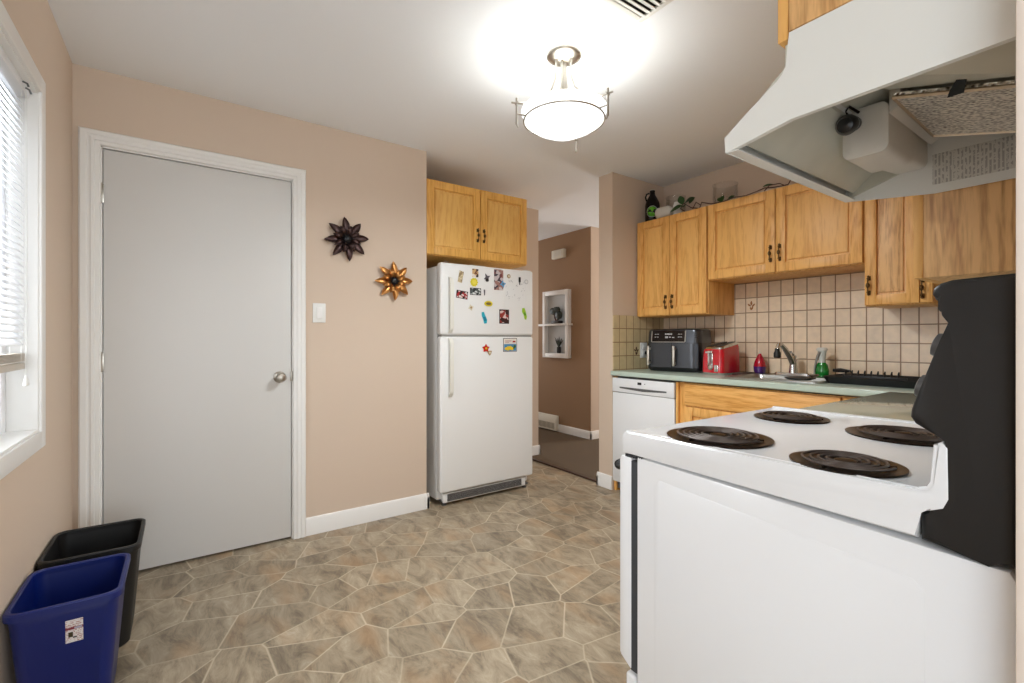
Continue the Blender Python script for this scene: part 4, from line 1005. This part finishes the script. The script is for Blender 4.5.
# rim of the cooktop, slightly raised along both sides
for y0, y1 in ((SY-0.0025, SY+0.016), (SYB-0.016, SYB+0.0005)):
    bm = BM(); prism(bm, [(-0.808, 0.900), (-0.800, 0.9085), (-0.232, 0.9085), (-0.217, 0.914), (-0.211, 0.926), (-0.210, 0.982), (-0.202, 0.982), (-0.202, 0.902)], y0, y1, 'Y', bev=0.002)
    obj('cooktop_rim', bm, M['enamel'], ct)
def burner(x, y, R, turns):
    z = 0.9065
    bm = BM(); lathe(bm, [(R, 0), (R+.001, .0035), (R-.008, .004), (R-.018, .001), (R*.6, .0004), (.02, .0004), (0, .0004)], (x, y, z), 48, capb=False)
    pn = obj('drip_pan', bm, M['pan'], st)
    bm = BM(); pts = []; N = int(turns*30)
    r0, r1 = R*0.24, R*0.83
    for k in range(N+1):
        q = k/N; r = r0+(r1-r0)*q; a = 2*PI*turns*q; pts.append((x+r*math.cos(a), y+r*math.sin(a), z+.0085))
    A = []
    w = (r1-r0)/turns*0.20
    tube(bm, pts, w, 8)
    obj('coil', bm, M['coil'], pn)
    bm = BM()
    for k in range(3):
        a = 0.4+k*2*PI/3; tube(bm, [(x+.01*math.cos(a), y+.01*math.sin(a), z+.004), (x+r1*math.cos(a), y+r1*math.sin(a), z+.004)], .0025, 6)
    lathe(bm, [(.016, .003), (.018, .008), (.01, .010), (0, .010)], (x, y, z), 20)
    obj('coil_support', bm, M['pan'], pn)
burner(-0.625, 1.036, 0.115, 5); burner(-0.357, 1.012, 0.090, 4); burner(-0.655, 1.462, 0.096, 4); burner(-0.378, 1.415, 0.115, 5)
# oven door, drawer, front frame
bm = BM(); prism(bm, [(-0.826, 0.34), (-0.826, 0.832), (-0.820, 0.842), (-0.788, 0.842), (-0.788, 0.315), (-0.792, 0.312), (-0.822, 0.332)], SY+0.003, SYB-0.003, 'Y', bev=0.003)
od = obj('oven_door', bm, M['enamel'], st)
bm = BM(); box(bm, -0.790, -0.766, SY+0.004, SYB-0.004, 0.31, 0.835); obj('door_gasket', bm, M['rubber'], st)
bm = BM(); box(bm, -0.829, -0.824, SY+0.12, SYB-0.12, 0.45, 0.72, .002); obj('oven_window', bm, M['display'], od)
bm = BM(); tube(bm, [(-0.858, SY+0.035, .805), (-0.866, SY+0.06, .805), (-0.866, SYB-0.06, .805), (-0.858, SYB-0.035, .805)], .013, 12)
tube(bm, [(-0.858, SY+0.036, .805), (-0.82, SY+0.036, .805)], .012, 10); tube(bm, [(-0.858, SYB-0.036, .805), (-0.82, SYB-0.036, .805)], .012, 10)
obj('handle', bm, M['blackp'], od)
bm = BM()
for k in range(9): box(bm, -0.806+k*.0062, -0.8028+k*.0062, SY+0.001, SY+0.02, .843, .850)
obj('vent_slots', bm, M['rubber'], st)
bm = BM(); box(bm, -0.808, -0.775, SY+0.003, SYB-0.003, 0.06, 0.298, 0.008, 3); obj('storage_drawer', bm, M['enamel'], st)
for x in (-.70, -.2):
    for y in (SY+.06, SYB-.06):
        bm = BM(); lathe(bm, [(.02, 0), (.02, .006), (.01, .01), (.01, .04)], (x, y, 0), 12); obj('foot', bm, M['blackp'], st)
# backguard: two end caps and a console between
cap = [(-0.1212, 0.827), (-0.150, 0.833), (-0.225, 0.835), (-0.225, 0.879), (-0.208, 0.880), (-0.192, 0.892), (-0.186, 0.906), (-0.186, 0.980), (-0.197, 0.989), (-0.232, 1.010), (-0.238, 1.020), (-0.237, 1.032), (-0.203, 1.135), (-0.193, 1.163), (-0.1905, 1.174), (-0.192, 1.183), (-0.198, 1.190), (-0.208, 1.198), (-0.2125, 1.207), (-0.2105, 1.216), (-0.203, 1.222), (-0.190, 1.226), (-0.1212, 1.229)]
for y0, y1 in ((SY-0.003, SY+0.022), (SYB-0.022, SYB+0.003)):
    bm = BM(); prism(bm, cap, y0, y1, 'Y', bev=0.009, seg=3); obj('backguard_end', bm, M['blackp'], st)
bm = BM(); prism(bm, [(-0.131, .92), (-0.180, .92), (-0.180, .985), (-0.228, 1.015), (-0.230, 1.030), (-0.190, 1.165), (-0.188, 1.180), (-0.203, 1.205), (-0.196, 1.218), (-0.131, 1.222)], SY+0.02, SYB-0.02, 'Y'); obj('console', bm, M['black'], st)
def knob(y, q):
    # on the sloped face between (-.230,1.03) and (-.190,1.165)
    x = -0.230+.040*q; z = 1.03+.135*q; d = Vector((-0.135, 0, 0.040)).normalized()
    bm = BM(); p = Vector((x, y, z)); tube(bm, [p, p+d*.012, p+d*.024, p+d*.026], [.021, .021, .018, .012], 20); obj('knob', bm, M['grey'], st)
knob(SY+.075, .70); knob(SY+.075, .20); knob(SYB-.075, .70); knob(SYB-.075, .20)
bm = BM(); box(bm, -.222, -.200, 1.2, 1.38, 1.06, 1.11, .003); obj('clock_display', bm, M['display'], st)

# ------------------------------------------------------------------ range hood
hd = thing('range_hood', 'white range hood with open underside above the stove', 'range hood', (0, 0, 0))
HY0, HY1 = 0.94, 1.56
XW = -0.122
near = [(-0.551, 1.532), (-0.553, 1.565), (-0.500, 1.603), (-0.446, 1.638), (-0.436, 1.648), (-0.430, 1.660), (-0.4275, 1.690), (-0.424, 1.720), (XW, 1.720), (XW, 1.557), (-0.420, 1.555)]
far = [(-0.551, 1.532), (-0.553, 1.565), (-0.500, 1.603), (-0.446, 1.638), (-0.436, 1.648), (-0.430, 1.660), (-0.4275, 1.690), (-0.424, 1.720), (XW, 1.720), (XW, 1.508), (-0.354, 1.508)]
bm = BM(); prism(bm, near, HY0, HY0+0.003, 'Y')
# folded bottom flange of the near side
prism(bm, [(-0.420, 1.5555), (XW, 1.5575), (XW, 1.5595), (-0.420, 1.5575)], HY0+0.0031, HY0+0.012, 'Y')
prism(bm, [(-0.551, 1.532), (-0.420, 1.5555), (-0.420, 1.5575), (-0.551, 1.534)], HY0+0.0031, HY0+0.012, 'Y')
prism(bm, far, HY1-0.003, HY1, 'Y')
fp = near[:8]
for (a, b) in zip(fp, fp[1:]):
    n = Vector((-(b[1]-a[1]), b[0]-a[0])).normalized()*0.003
    n = -n if n.x < 0 and False else n
    q = [(a[0], a[1]), (b[0], b[1]), (b[0]+0.003, b[1]-0.001), (a[0]+0.003, a[1]-0.001)]
    prism(bm, q, HY0+0.0031, HY1-0.0031, 'Y')
box(bm, -0.5505, -0.525, HY0+0.0031, HY1-0.0031, 1.5322, 1.5345)      # front bottom flange
obj('shell', bm, M['hood'], hd, smooth=False)
bm = BM()  # inside liner: slanted front, ceiling of the cavity
prism(bm, [(-0.545, 1.562), (-0.527, 1.550), (-0.432, 1.640), (-0.432, 1.660)], HY0+0.003, HY1-0.003, 'Y')
prism(bm, [(-0.432, 1.655), (-0.36, 1.690), (XW, 1.690), (XW, 1.70), (-0.432, 1.70)], HY0+0.003, HY1-0.003, 'Y')
prism(bm, [(-0.54, 1.538), (-0.397, 1.586), (-0.385, 1.638), (-0.40, 1.69), (-0.54, 1.69)], HY1-0.012, HY1-0.0031, 'Y')
obj('liner', bm, M['hoodin'], hd)
Q = [(-0.345, .944, 1.602), (-.124, .944, 1.588), (-.124, 1.20, 1.590), (-.345, 1.20, 1.657)]
bm = BM(); a = [bm.verts.new(v) for v in Q]; b = [bm.verts.new((v[0], v[1], v[2]+.002)) for v in Q]
bm.faces.new(a); bm.faces.new(list(reversed(b)))
for i in range(4): bm.faces.new((a[i], b[i], b[(i+1) % 4], a[(i+1) % 4]))
obj('baffle', bm, M['hoodin'], hd)
# lamp housing
bm = BM()
def lh(y, s, zz=0): 
    P = rloop(0.043-s, 0.055-s, 0.016, 4)
    return [(-0.405+a, y, 1.606+zz+b) for a, b in P]
A = [lh(1.250, .006), lh(1.254, 0), lh(1.40, 0), lh(1.45, .004, .012), lh(1.556, .006, .020)]
loft(bm, A); lhobj = obj('lamp_housing', bm, M['housing'], hd)
bm = BM(); tube(bm, [(-0.425, 1.252, 1.628), (-0.424, 1.235, 1.626)], [.016, .016], 16); 
tube(bm, [(-0.424, 1.240, 1.627), (-0.423, 1.222, 1.620), (-.421, 1.20, 1.612), (-.420, 1.186, 1.607), (-.42, 1.182, 1.606)], [.012, .019, .022, .015, .004], 18); obj('bulb', bm, M['black'], lhobj)
bm = BM(); tube(bm, [(-0.430, 1.245, 1.64), (-0.433, 1.225, 1.652), (-0.420, 1.21, 1.655), (-.41, 1.235, 1.645)], .003, 8); obj('lamp_bracket', bm, M['pan'], lhobj)
# motor housing panel between lamp and filter
bm = BM(); prism(bm, [(-0.362, 1.632), (-0.343, 1.645), (-.343, 1.692), (-.362, 1.692)], 1.26, 1.555, 'Y'); 
obj('motor_panel', bm, M['housing'], hd)
# filter: tilted plate
F = [Vector((-0.340, 1.205, 1.640)), Vector((-0.340, 1.481, 1.630)), Vector((-0.126, 1.481, 1.570)), Vector((-0.126, 1.205, 1.576))]
bm = BM(); a = [bm.verts.new(v) for v in F]; b = [bm.verts.new(v+Vector((0, 0, .010))) for v in F]
bm.faces.new(a); bm.faces.new(list(reversed(b)))
for i in range(4): bm.faces.new((a[i], b[i], b[(i+1) % 4], a[(i+1) % 4]))
ft = obj('grease_filter', bm, M['filter'], hd)
bm = BM()
for i in range(4):
    p, q = F[i], F[(i+1) % 4]; tube(bm, [p, q], .0038, 4, caps=True)
obj('filter_frame', bm, plain('filter_edge', srgb(200, 178, 150), .35, .6), ft)
bm = BM()
def strip(pts, w, th, bm):
    A_ = [bm.verts.new((x-w*k, y, z)) for (x, y, z), k in pts]; B_ = [bm.verts.new((x+w*k, y, z)) for (x, y, z), k in pts]
    for i in range(len(pts)-1): bm.faces.new((A_[i], A_[i+1], B_[i+1], B_[i]))
    bmesh.ops.solidify(bm, geom=bm.faces, thickness=th)
strip([((-.243, 1.20, 1.602), 1.0), ((-.236, 1.18, 1.608), .9), ((-.222, 1.15, 1.616), .55), ((-.207, 1.12, 1.624), .25)], .012, .003, bm); obj('filter_clip', bm, M['black'], ft)
bm = BM(); box(bm, -.19, -.165, 1.475, 1.497, 1.578, 1.588, .002); obj('filter_clip', bm, M['black'], ft)
bm = BM(); box(bm, -.358, XW-0.002, HY1-0.0045, HY1-0.003, 1.530, 1.606)
lb = stripes_mat('hood_label_print', srgb(214, 212, 204), srgb(172, 170, 164), 'X', 0.0070, 150, .47)
obj('instruction_label', bm, lb, hd)

# ------------------------------------------------------------------ bins
def bin_(name, label, x0, x1, y0, y1, h, m, sticker=False):
    cx_, cy_ = (x0+x1)/2, (y0+y1)/2; hx, hy = (x1-x0)/2, (y1-y0)/2
    t = thing(name, label, 'waste bin', (cx_, cy_, 0))
    ins = .035
    def L_(s, z, r=.035): return [(x, y, z) for x, y in rloop(hx-s, hy-s, r)]
    bm = BM()
    loft(bm, [L_(ins+.008, 0), L_(ins, .01), L_(.010, h-.045), L_(.006, h-.020), L_(.009, h-.012), L_(.0115, h-.012), L_(ins+.004, .014), L_(ins+.012, .010)], (True, True))
    b = obj('bin_body', bm, m, t)
    bm = BM()
    loft(bm, [L_(.010, h-.022), L_(.000, h-.021), L_(.000, h-.004), L_(.004, h), L_(.010, h), L_(.013, h-.004), L_(.013, h-.018)], (False, False)); obj('rim', bm, m, t)
    if sticker:
        xs = hx-.0085
        def s(ya, yb, za, zb, mt, d=0.0):
            bm = BM()
            def xx(z): return hx-ins+(ins-.010)*(z-.01)/(h-.055)+.0012+d
            vs = [(xx(za), ya, za), (xx(za), yb, za), (xx(zb), yb, zb), (xx(zb), ya, zb)]
            A_ = [bm.verts.new(v) for v in vs]; B_ = [bm.verts.new((v[0]-.001, v[1], v[2])) for v in vs]
            bm.faces.new(A_); bm.faces.new(list(reversed(B_)))
            for i in range(4): bm.faces.new((A_[i], B_[i], B_[(i+1) % 4], A_[(i+1) % 4]))
            return obj('sticker', bm, mt, t)
        return t, s
    return t, None
bb, S_ = bin_('recycling_bin', 'blue plastic recycling bin with white sticker, in front', -2.158, -1.832, -0.405, -0.148, .382, M['blue'], True)
pr = stripes_mat('sticker_print', srgb(222, 218, 216), srgb(176, 130, 124), 'Z', .0055, 260, .5)
S_(.002, .040, .305, .327, pr); S_(.002, .040, .298, .305, plain('sticker_band', srgb(120, 30, 50), .5)); S_(.002, .040, .260, .298, pr)
S_(.008, .018, .276, .291, plain('sticker_dark', srgb(60, 50, 20), .5), .0006); S_(.018, .026, .272, .276, plain('sticker_dark2', srgb(40, 40, 44), .5), .0006); S_(.021, .038, .2995, .3035, plain('sticker_pale', srgb(170, 170, 190), .5), .0006)
bin_('waste_bin', 'black plastic waste bin behind the blue one, by the door', -2.535, -2.205, -0.405, -0.125, .382, M['binblack'])

# ------------------------------------------------------------------ ceiling light
LX, LY = -1.572, 1.389
cl = thing('ceiling_light', 'semi-flush ceiling light with white glass bowl and nickel arms', 'ceiling light', (LX, LY, H))
ang0 = math.radians(54.858)   # right direction of the camera in world = (cos, sin)
bm = BM(); lathe(bm, [(0.078, 0), (0.078, -.006), (0.074, -.012), (0.052, -.024), (0.030, -.032), (0.012, -.035), (0, -.035)], (0, 0, 0), 36); obj('canopy', bm, M['nickel'], cl)
bm = BM()
lathe(bm, [(0, -.358), (.04, -.355), (.09, -.343), (.14, -.318), (.168, -.298), (.176, -.290), (.182, -.272), (.190, -.250), (.187, -.250), (.179, -.272), (.172, -.289), (.164, -.294), (.136, -.314), (.088, -.339), (.04, -.351), (0, -.354)], (0, 0, 0), 56, capb=False, capt=False)
obj('glass_bowl', bm, M['lampglass'], cl)
bm = BM(); tube(bm, [(.1785*math.cos(2*PI*k/56), .1785*math.sin(2*PI*k/56), -.292) for k in range(56)], .0035, 8, closed=True); obj('ring', bm, M['nickel'], cl)
for dphi in (-42, -162, 68):
    a = ang0+math.radians(dphi); d = Vector((math.cos(a), math.sin(a), 0))
    def q(r, z): return (d.x*r, d.y*r, z)
    bm = BM(); tube(bm, [q(.036, -.018), q(.036, -.06), q(.042, -.11), q(.060, -.16), q(.095, -.20), q(.15, -.232), q(.20, -.245), q(.245, -.247)], [.0055, .0055, .0055, .005, .005, .0045, .0045, .004], 10)
    ar = obj('arm', bm, M['nickel'], cl)
    bm = BM(); tube(bm, [q(.222, -.225), q(.222, -.30), q(.222, -.335), q(.214, -.350), ], [.0045, .0045, .0045, .003], 10); tube(bm, [q(.178, -.293), q(.222, -.293)], .0035, 8)
    s_ = Vector((-d.y, d.x, 0)); 
    tube(bm, [Vector(q(.222, -.247))-s_*.012, Vector(q(.222, -.247))+s_*.012], .004, 8)
    obj('post', bm, M['nickel'], ar)
bm = BM()
for k in range(2):
    a = ang0+PI*k+1; tube(bm, [(0.02*math.cos(a), .02*math.sin(a), -.03), (.03*math.cos(a), .03*math.sin(a), -.20)], .006, 8)
lathe(bm, [(.012, -.03), (.012, -.2), (.04, -.205), (.04, -.215), (0, -.215)], (0, 0, 0), 20); obj('lamp_stem', bm, M['nickel'], cl)
for k in range(3):
    a = ang0+2*PI*k/3+.6
    bm = BM(); tube(bm, [(.05*math.cos(a), .05*math.sin(a), -.215), (.075*math.cos(a), .075*math.sin(a), -.222), (.10*math.cos(a), .10*math.sin(a), -.232), (.112*math.cos(a), .112*math.sin(a), -.236)], [.012, .022, .024, .008], 14)
    obj('bulb', bm, plain('lit_bulb', srgb(255, 250, 240), .4, emit=(1, .95, .86, 1), estr=5), cl)
pl = bpy.data.lights.new('bulb_light', 'POINT'); pl.energy = 9; pl.color = (.91, .965, 1); pl.shadow_soft_size = 0.09
po = bpy.data.objects.new('bulb_light', pl); COL.objects.link(po); po.location = (LX, LY, H-.235)

pl = bpy.data.lights.new('bowl_light', 'AREA'); pl.shape = 'DISK'; pl.size = .30; pl.energy = 20; pl.color = (.90, .96, 1)
po = bpy.data.objects.new('bowl_light', pl); COL.objects.link(po); po.location = (LX, LY, H-.362)
# ceiling vent
cv = thing('ceiling_vent', 'white slatted air vent in the ceiling above the lamp', 'vent', (-1.225, 1.487, H))
# near corner at origin, goes +X (.16) and -Y(.32)
bm = BM()
for x0, x1, y0, y1 in ((0, .16, -.022, 0), (0, .16, -.33, -.308), (0, .022, -.308, -.022), (.138, .16, -.308, -.022)):
    box(bm, x0, x1, y0, y1, -.010, 0, .003)
obj('vent_frame', bm, M['plastic'], cv)
bm = BM(); box(bm, .02, .14, -.31, -.02, -.0015, -.0005); obj('duct', bm, M['black'], cv)
bm = BM()
for k in range(5):
    x = .020+k*.0245; prism(bm, [(x, -.004), (x+.019, -.013), (x+.021, -.011), (x+.002, -.002)], -.31, -.02, 'Y')
obj('louvers', bm, M['plastic'], cv)

# ------------------------------------------------------------------ hallway
ns = thing('wall_shelf', 'white framed recessed shelf niche on the tan hallway wall', 'wall shelf', (-4.35, YH, 1.31))
x0, x1, z0, z1 = -.235, .235, -.40, .415
bm = BM()
for a in ((x0, x0+.05, z0, z1), (x1-.05, x1, z0, z1), (x0+.05, x1-.05, z1-.055, z1), (x0+.05, x1-.05, z0, z0+.055)): box(bm, a[0], a[1], -.055, 0, a[2], a[3], .002)
obj('frame', bm, M['trim'], ns)
bm = BM(); box(bm, x0+.04, x1-.04, -.006, -.001, z0+.05, z1-.05); obj('back_panel', bm, plain('niche_back', srgb(190, 192, 192), .6), ns)
bm = BM(); box(bm, x0-.035, x1+.035, -.095, -.0065, -.012, .012, .002); obj('shelf', bm, M['trim'], ns)
t = thing('bonsai', 'dark bonsai like plant in pot on the upper hallway shelf', 'potted plant', (-4.33, YH-.055, 1.323))
bm = BM(); box(bm, -.06, .10, -.028, .03, 0, .035, .008); obj('pot', bm, M['blackp'], t)
bm = BM(); tube(bm, [(0, 0, .03), (-.02, 0, .08), (-.03, 0, .12)], [.010, .007, .005], 8); tube(bm, [(.02, 0, .03), (.04, 0, .1)], .006, 8); obj('trunk', bm, M['vine'], t)
def blob(bm, c, r, seed, sx=1.3, sz=.8):
    rr = random.Random(seed); v0 = bmesh.ops.create_icosphere(bm, subdivisions=3, radius=1)['verts']
    for v in v0:
        k = 1+rr.uniform(-.22, .12); v.co = Vector((c[0]+v.co.x*r*sx*k, c[1]+v.co.y*r*.45*k, c[2]+v.co.z*r*sz*k))
bm = BM(); blob(bm, (-.045, 0, .15), .055, 1); blob(bm, (.015, 0, .165), .05, 2); blob(bm, (.055, 0, .10), .055, 3, 1.1, 1.0); obj('foliage', bm, M['darkleaf'], t, ang=80)
t = thing('potted_plant', 'spiky plant in dark pot on the lower hallway shelf', 'potted plant', (-4.30, YH-.032, .968))
bm = BM(); lathe(bm, [(0, 0), (.022, 0), (.026, .02), (.024, .07), (.025, .075), (.020, .075), (0, .07)], (0, 0, 0), 18, capb=False, capt=False); obj('pot', bm, M['blackp'], t)
for k in range(9):
    a = k*2*PI/9+.2; rr = .03+.05*abs(math.cos(a)); hgt = .09+.05*((k*7) % 5)/5
    bm = BM(); tube(bm, [(0, 0, .07), (rr*.35*math.cos(a), .2*rr*math.sin(a), .07+hgt*.5), (rr*math.cos(a), .2*rr*math.sin(a), .07+hgt)], [.006, .008, .0015], 6); obj('leaf', bm, M['darkleaf'], t)
t = thing('door_chime', 'cream door chime box on the tan hallway wall above the niche', 'door chime', (-4.42, YH, 2.11))
bm = BM(); box(bm, 0, .22, -.05, 0, 0, .105, .008); obj('chime_cover', bm, M['cream'], t)
bm = BM(); 
for k in range(6): box(bm, .04+k*.025, .048+k*.025, -.052, -.048, .02, .085)
obj('chime_slots', bm, M['plastic'], t)
t = thing('wall_register', 'cream metal air register at the foot of the hallway wall', 'vent', (-4.86, YH-.015, 0.03))
bm = BM(); prism(bm, [(0, 0), (-.055, 0), (-.055, .10), (-.02, .175), (0, .175)], 0, .54, 'X', bev=.003); obj('register_body', bm, M['cream'], t)
bm = BM()
for k in range(20): box(bm, .03+k*.025, .042+k*.025, -.0575, -.050, .02, .09)
obj('register_slots', bm, plain('register_shadow', srgb(150, 142, 124), .6), t)

# ------------------------------------------------------------------ groups of repeats
GROUPS = {'metal_flower': 'metal flowers on the beige wall', 'fridge_photo': 'snapshots and cards on the refrigerator doors',
          'wall_cabinet': 'oak wall cabinets', 'base_cabinet': 'oak base cabinets', 'soap_bottle': 'soap bottles by the sink',
          'tile_motif': 'motifs on the backsplash tiles', 'glass_bowl': 'clear bowls on the cabinets', 'cabinet_filler': 'filler strips beside the dishwasher'}
for o in list(COL.objects):
    if o.parent is None and 'label' in o.keys() and 'kind' not in o.keys():
        n = o.name.split('.')[0]
        if n in GROUPS: o['group'] = GROUPS[n]
        elif n.endswith('_magnet'): o['group'] = 'magnets on the refrigerator doors'
        elif n in ('waste_bin', 'recycling_bin'): o['group'] = 'plastic bins under the window'
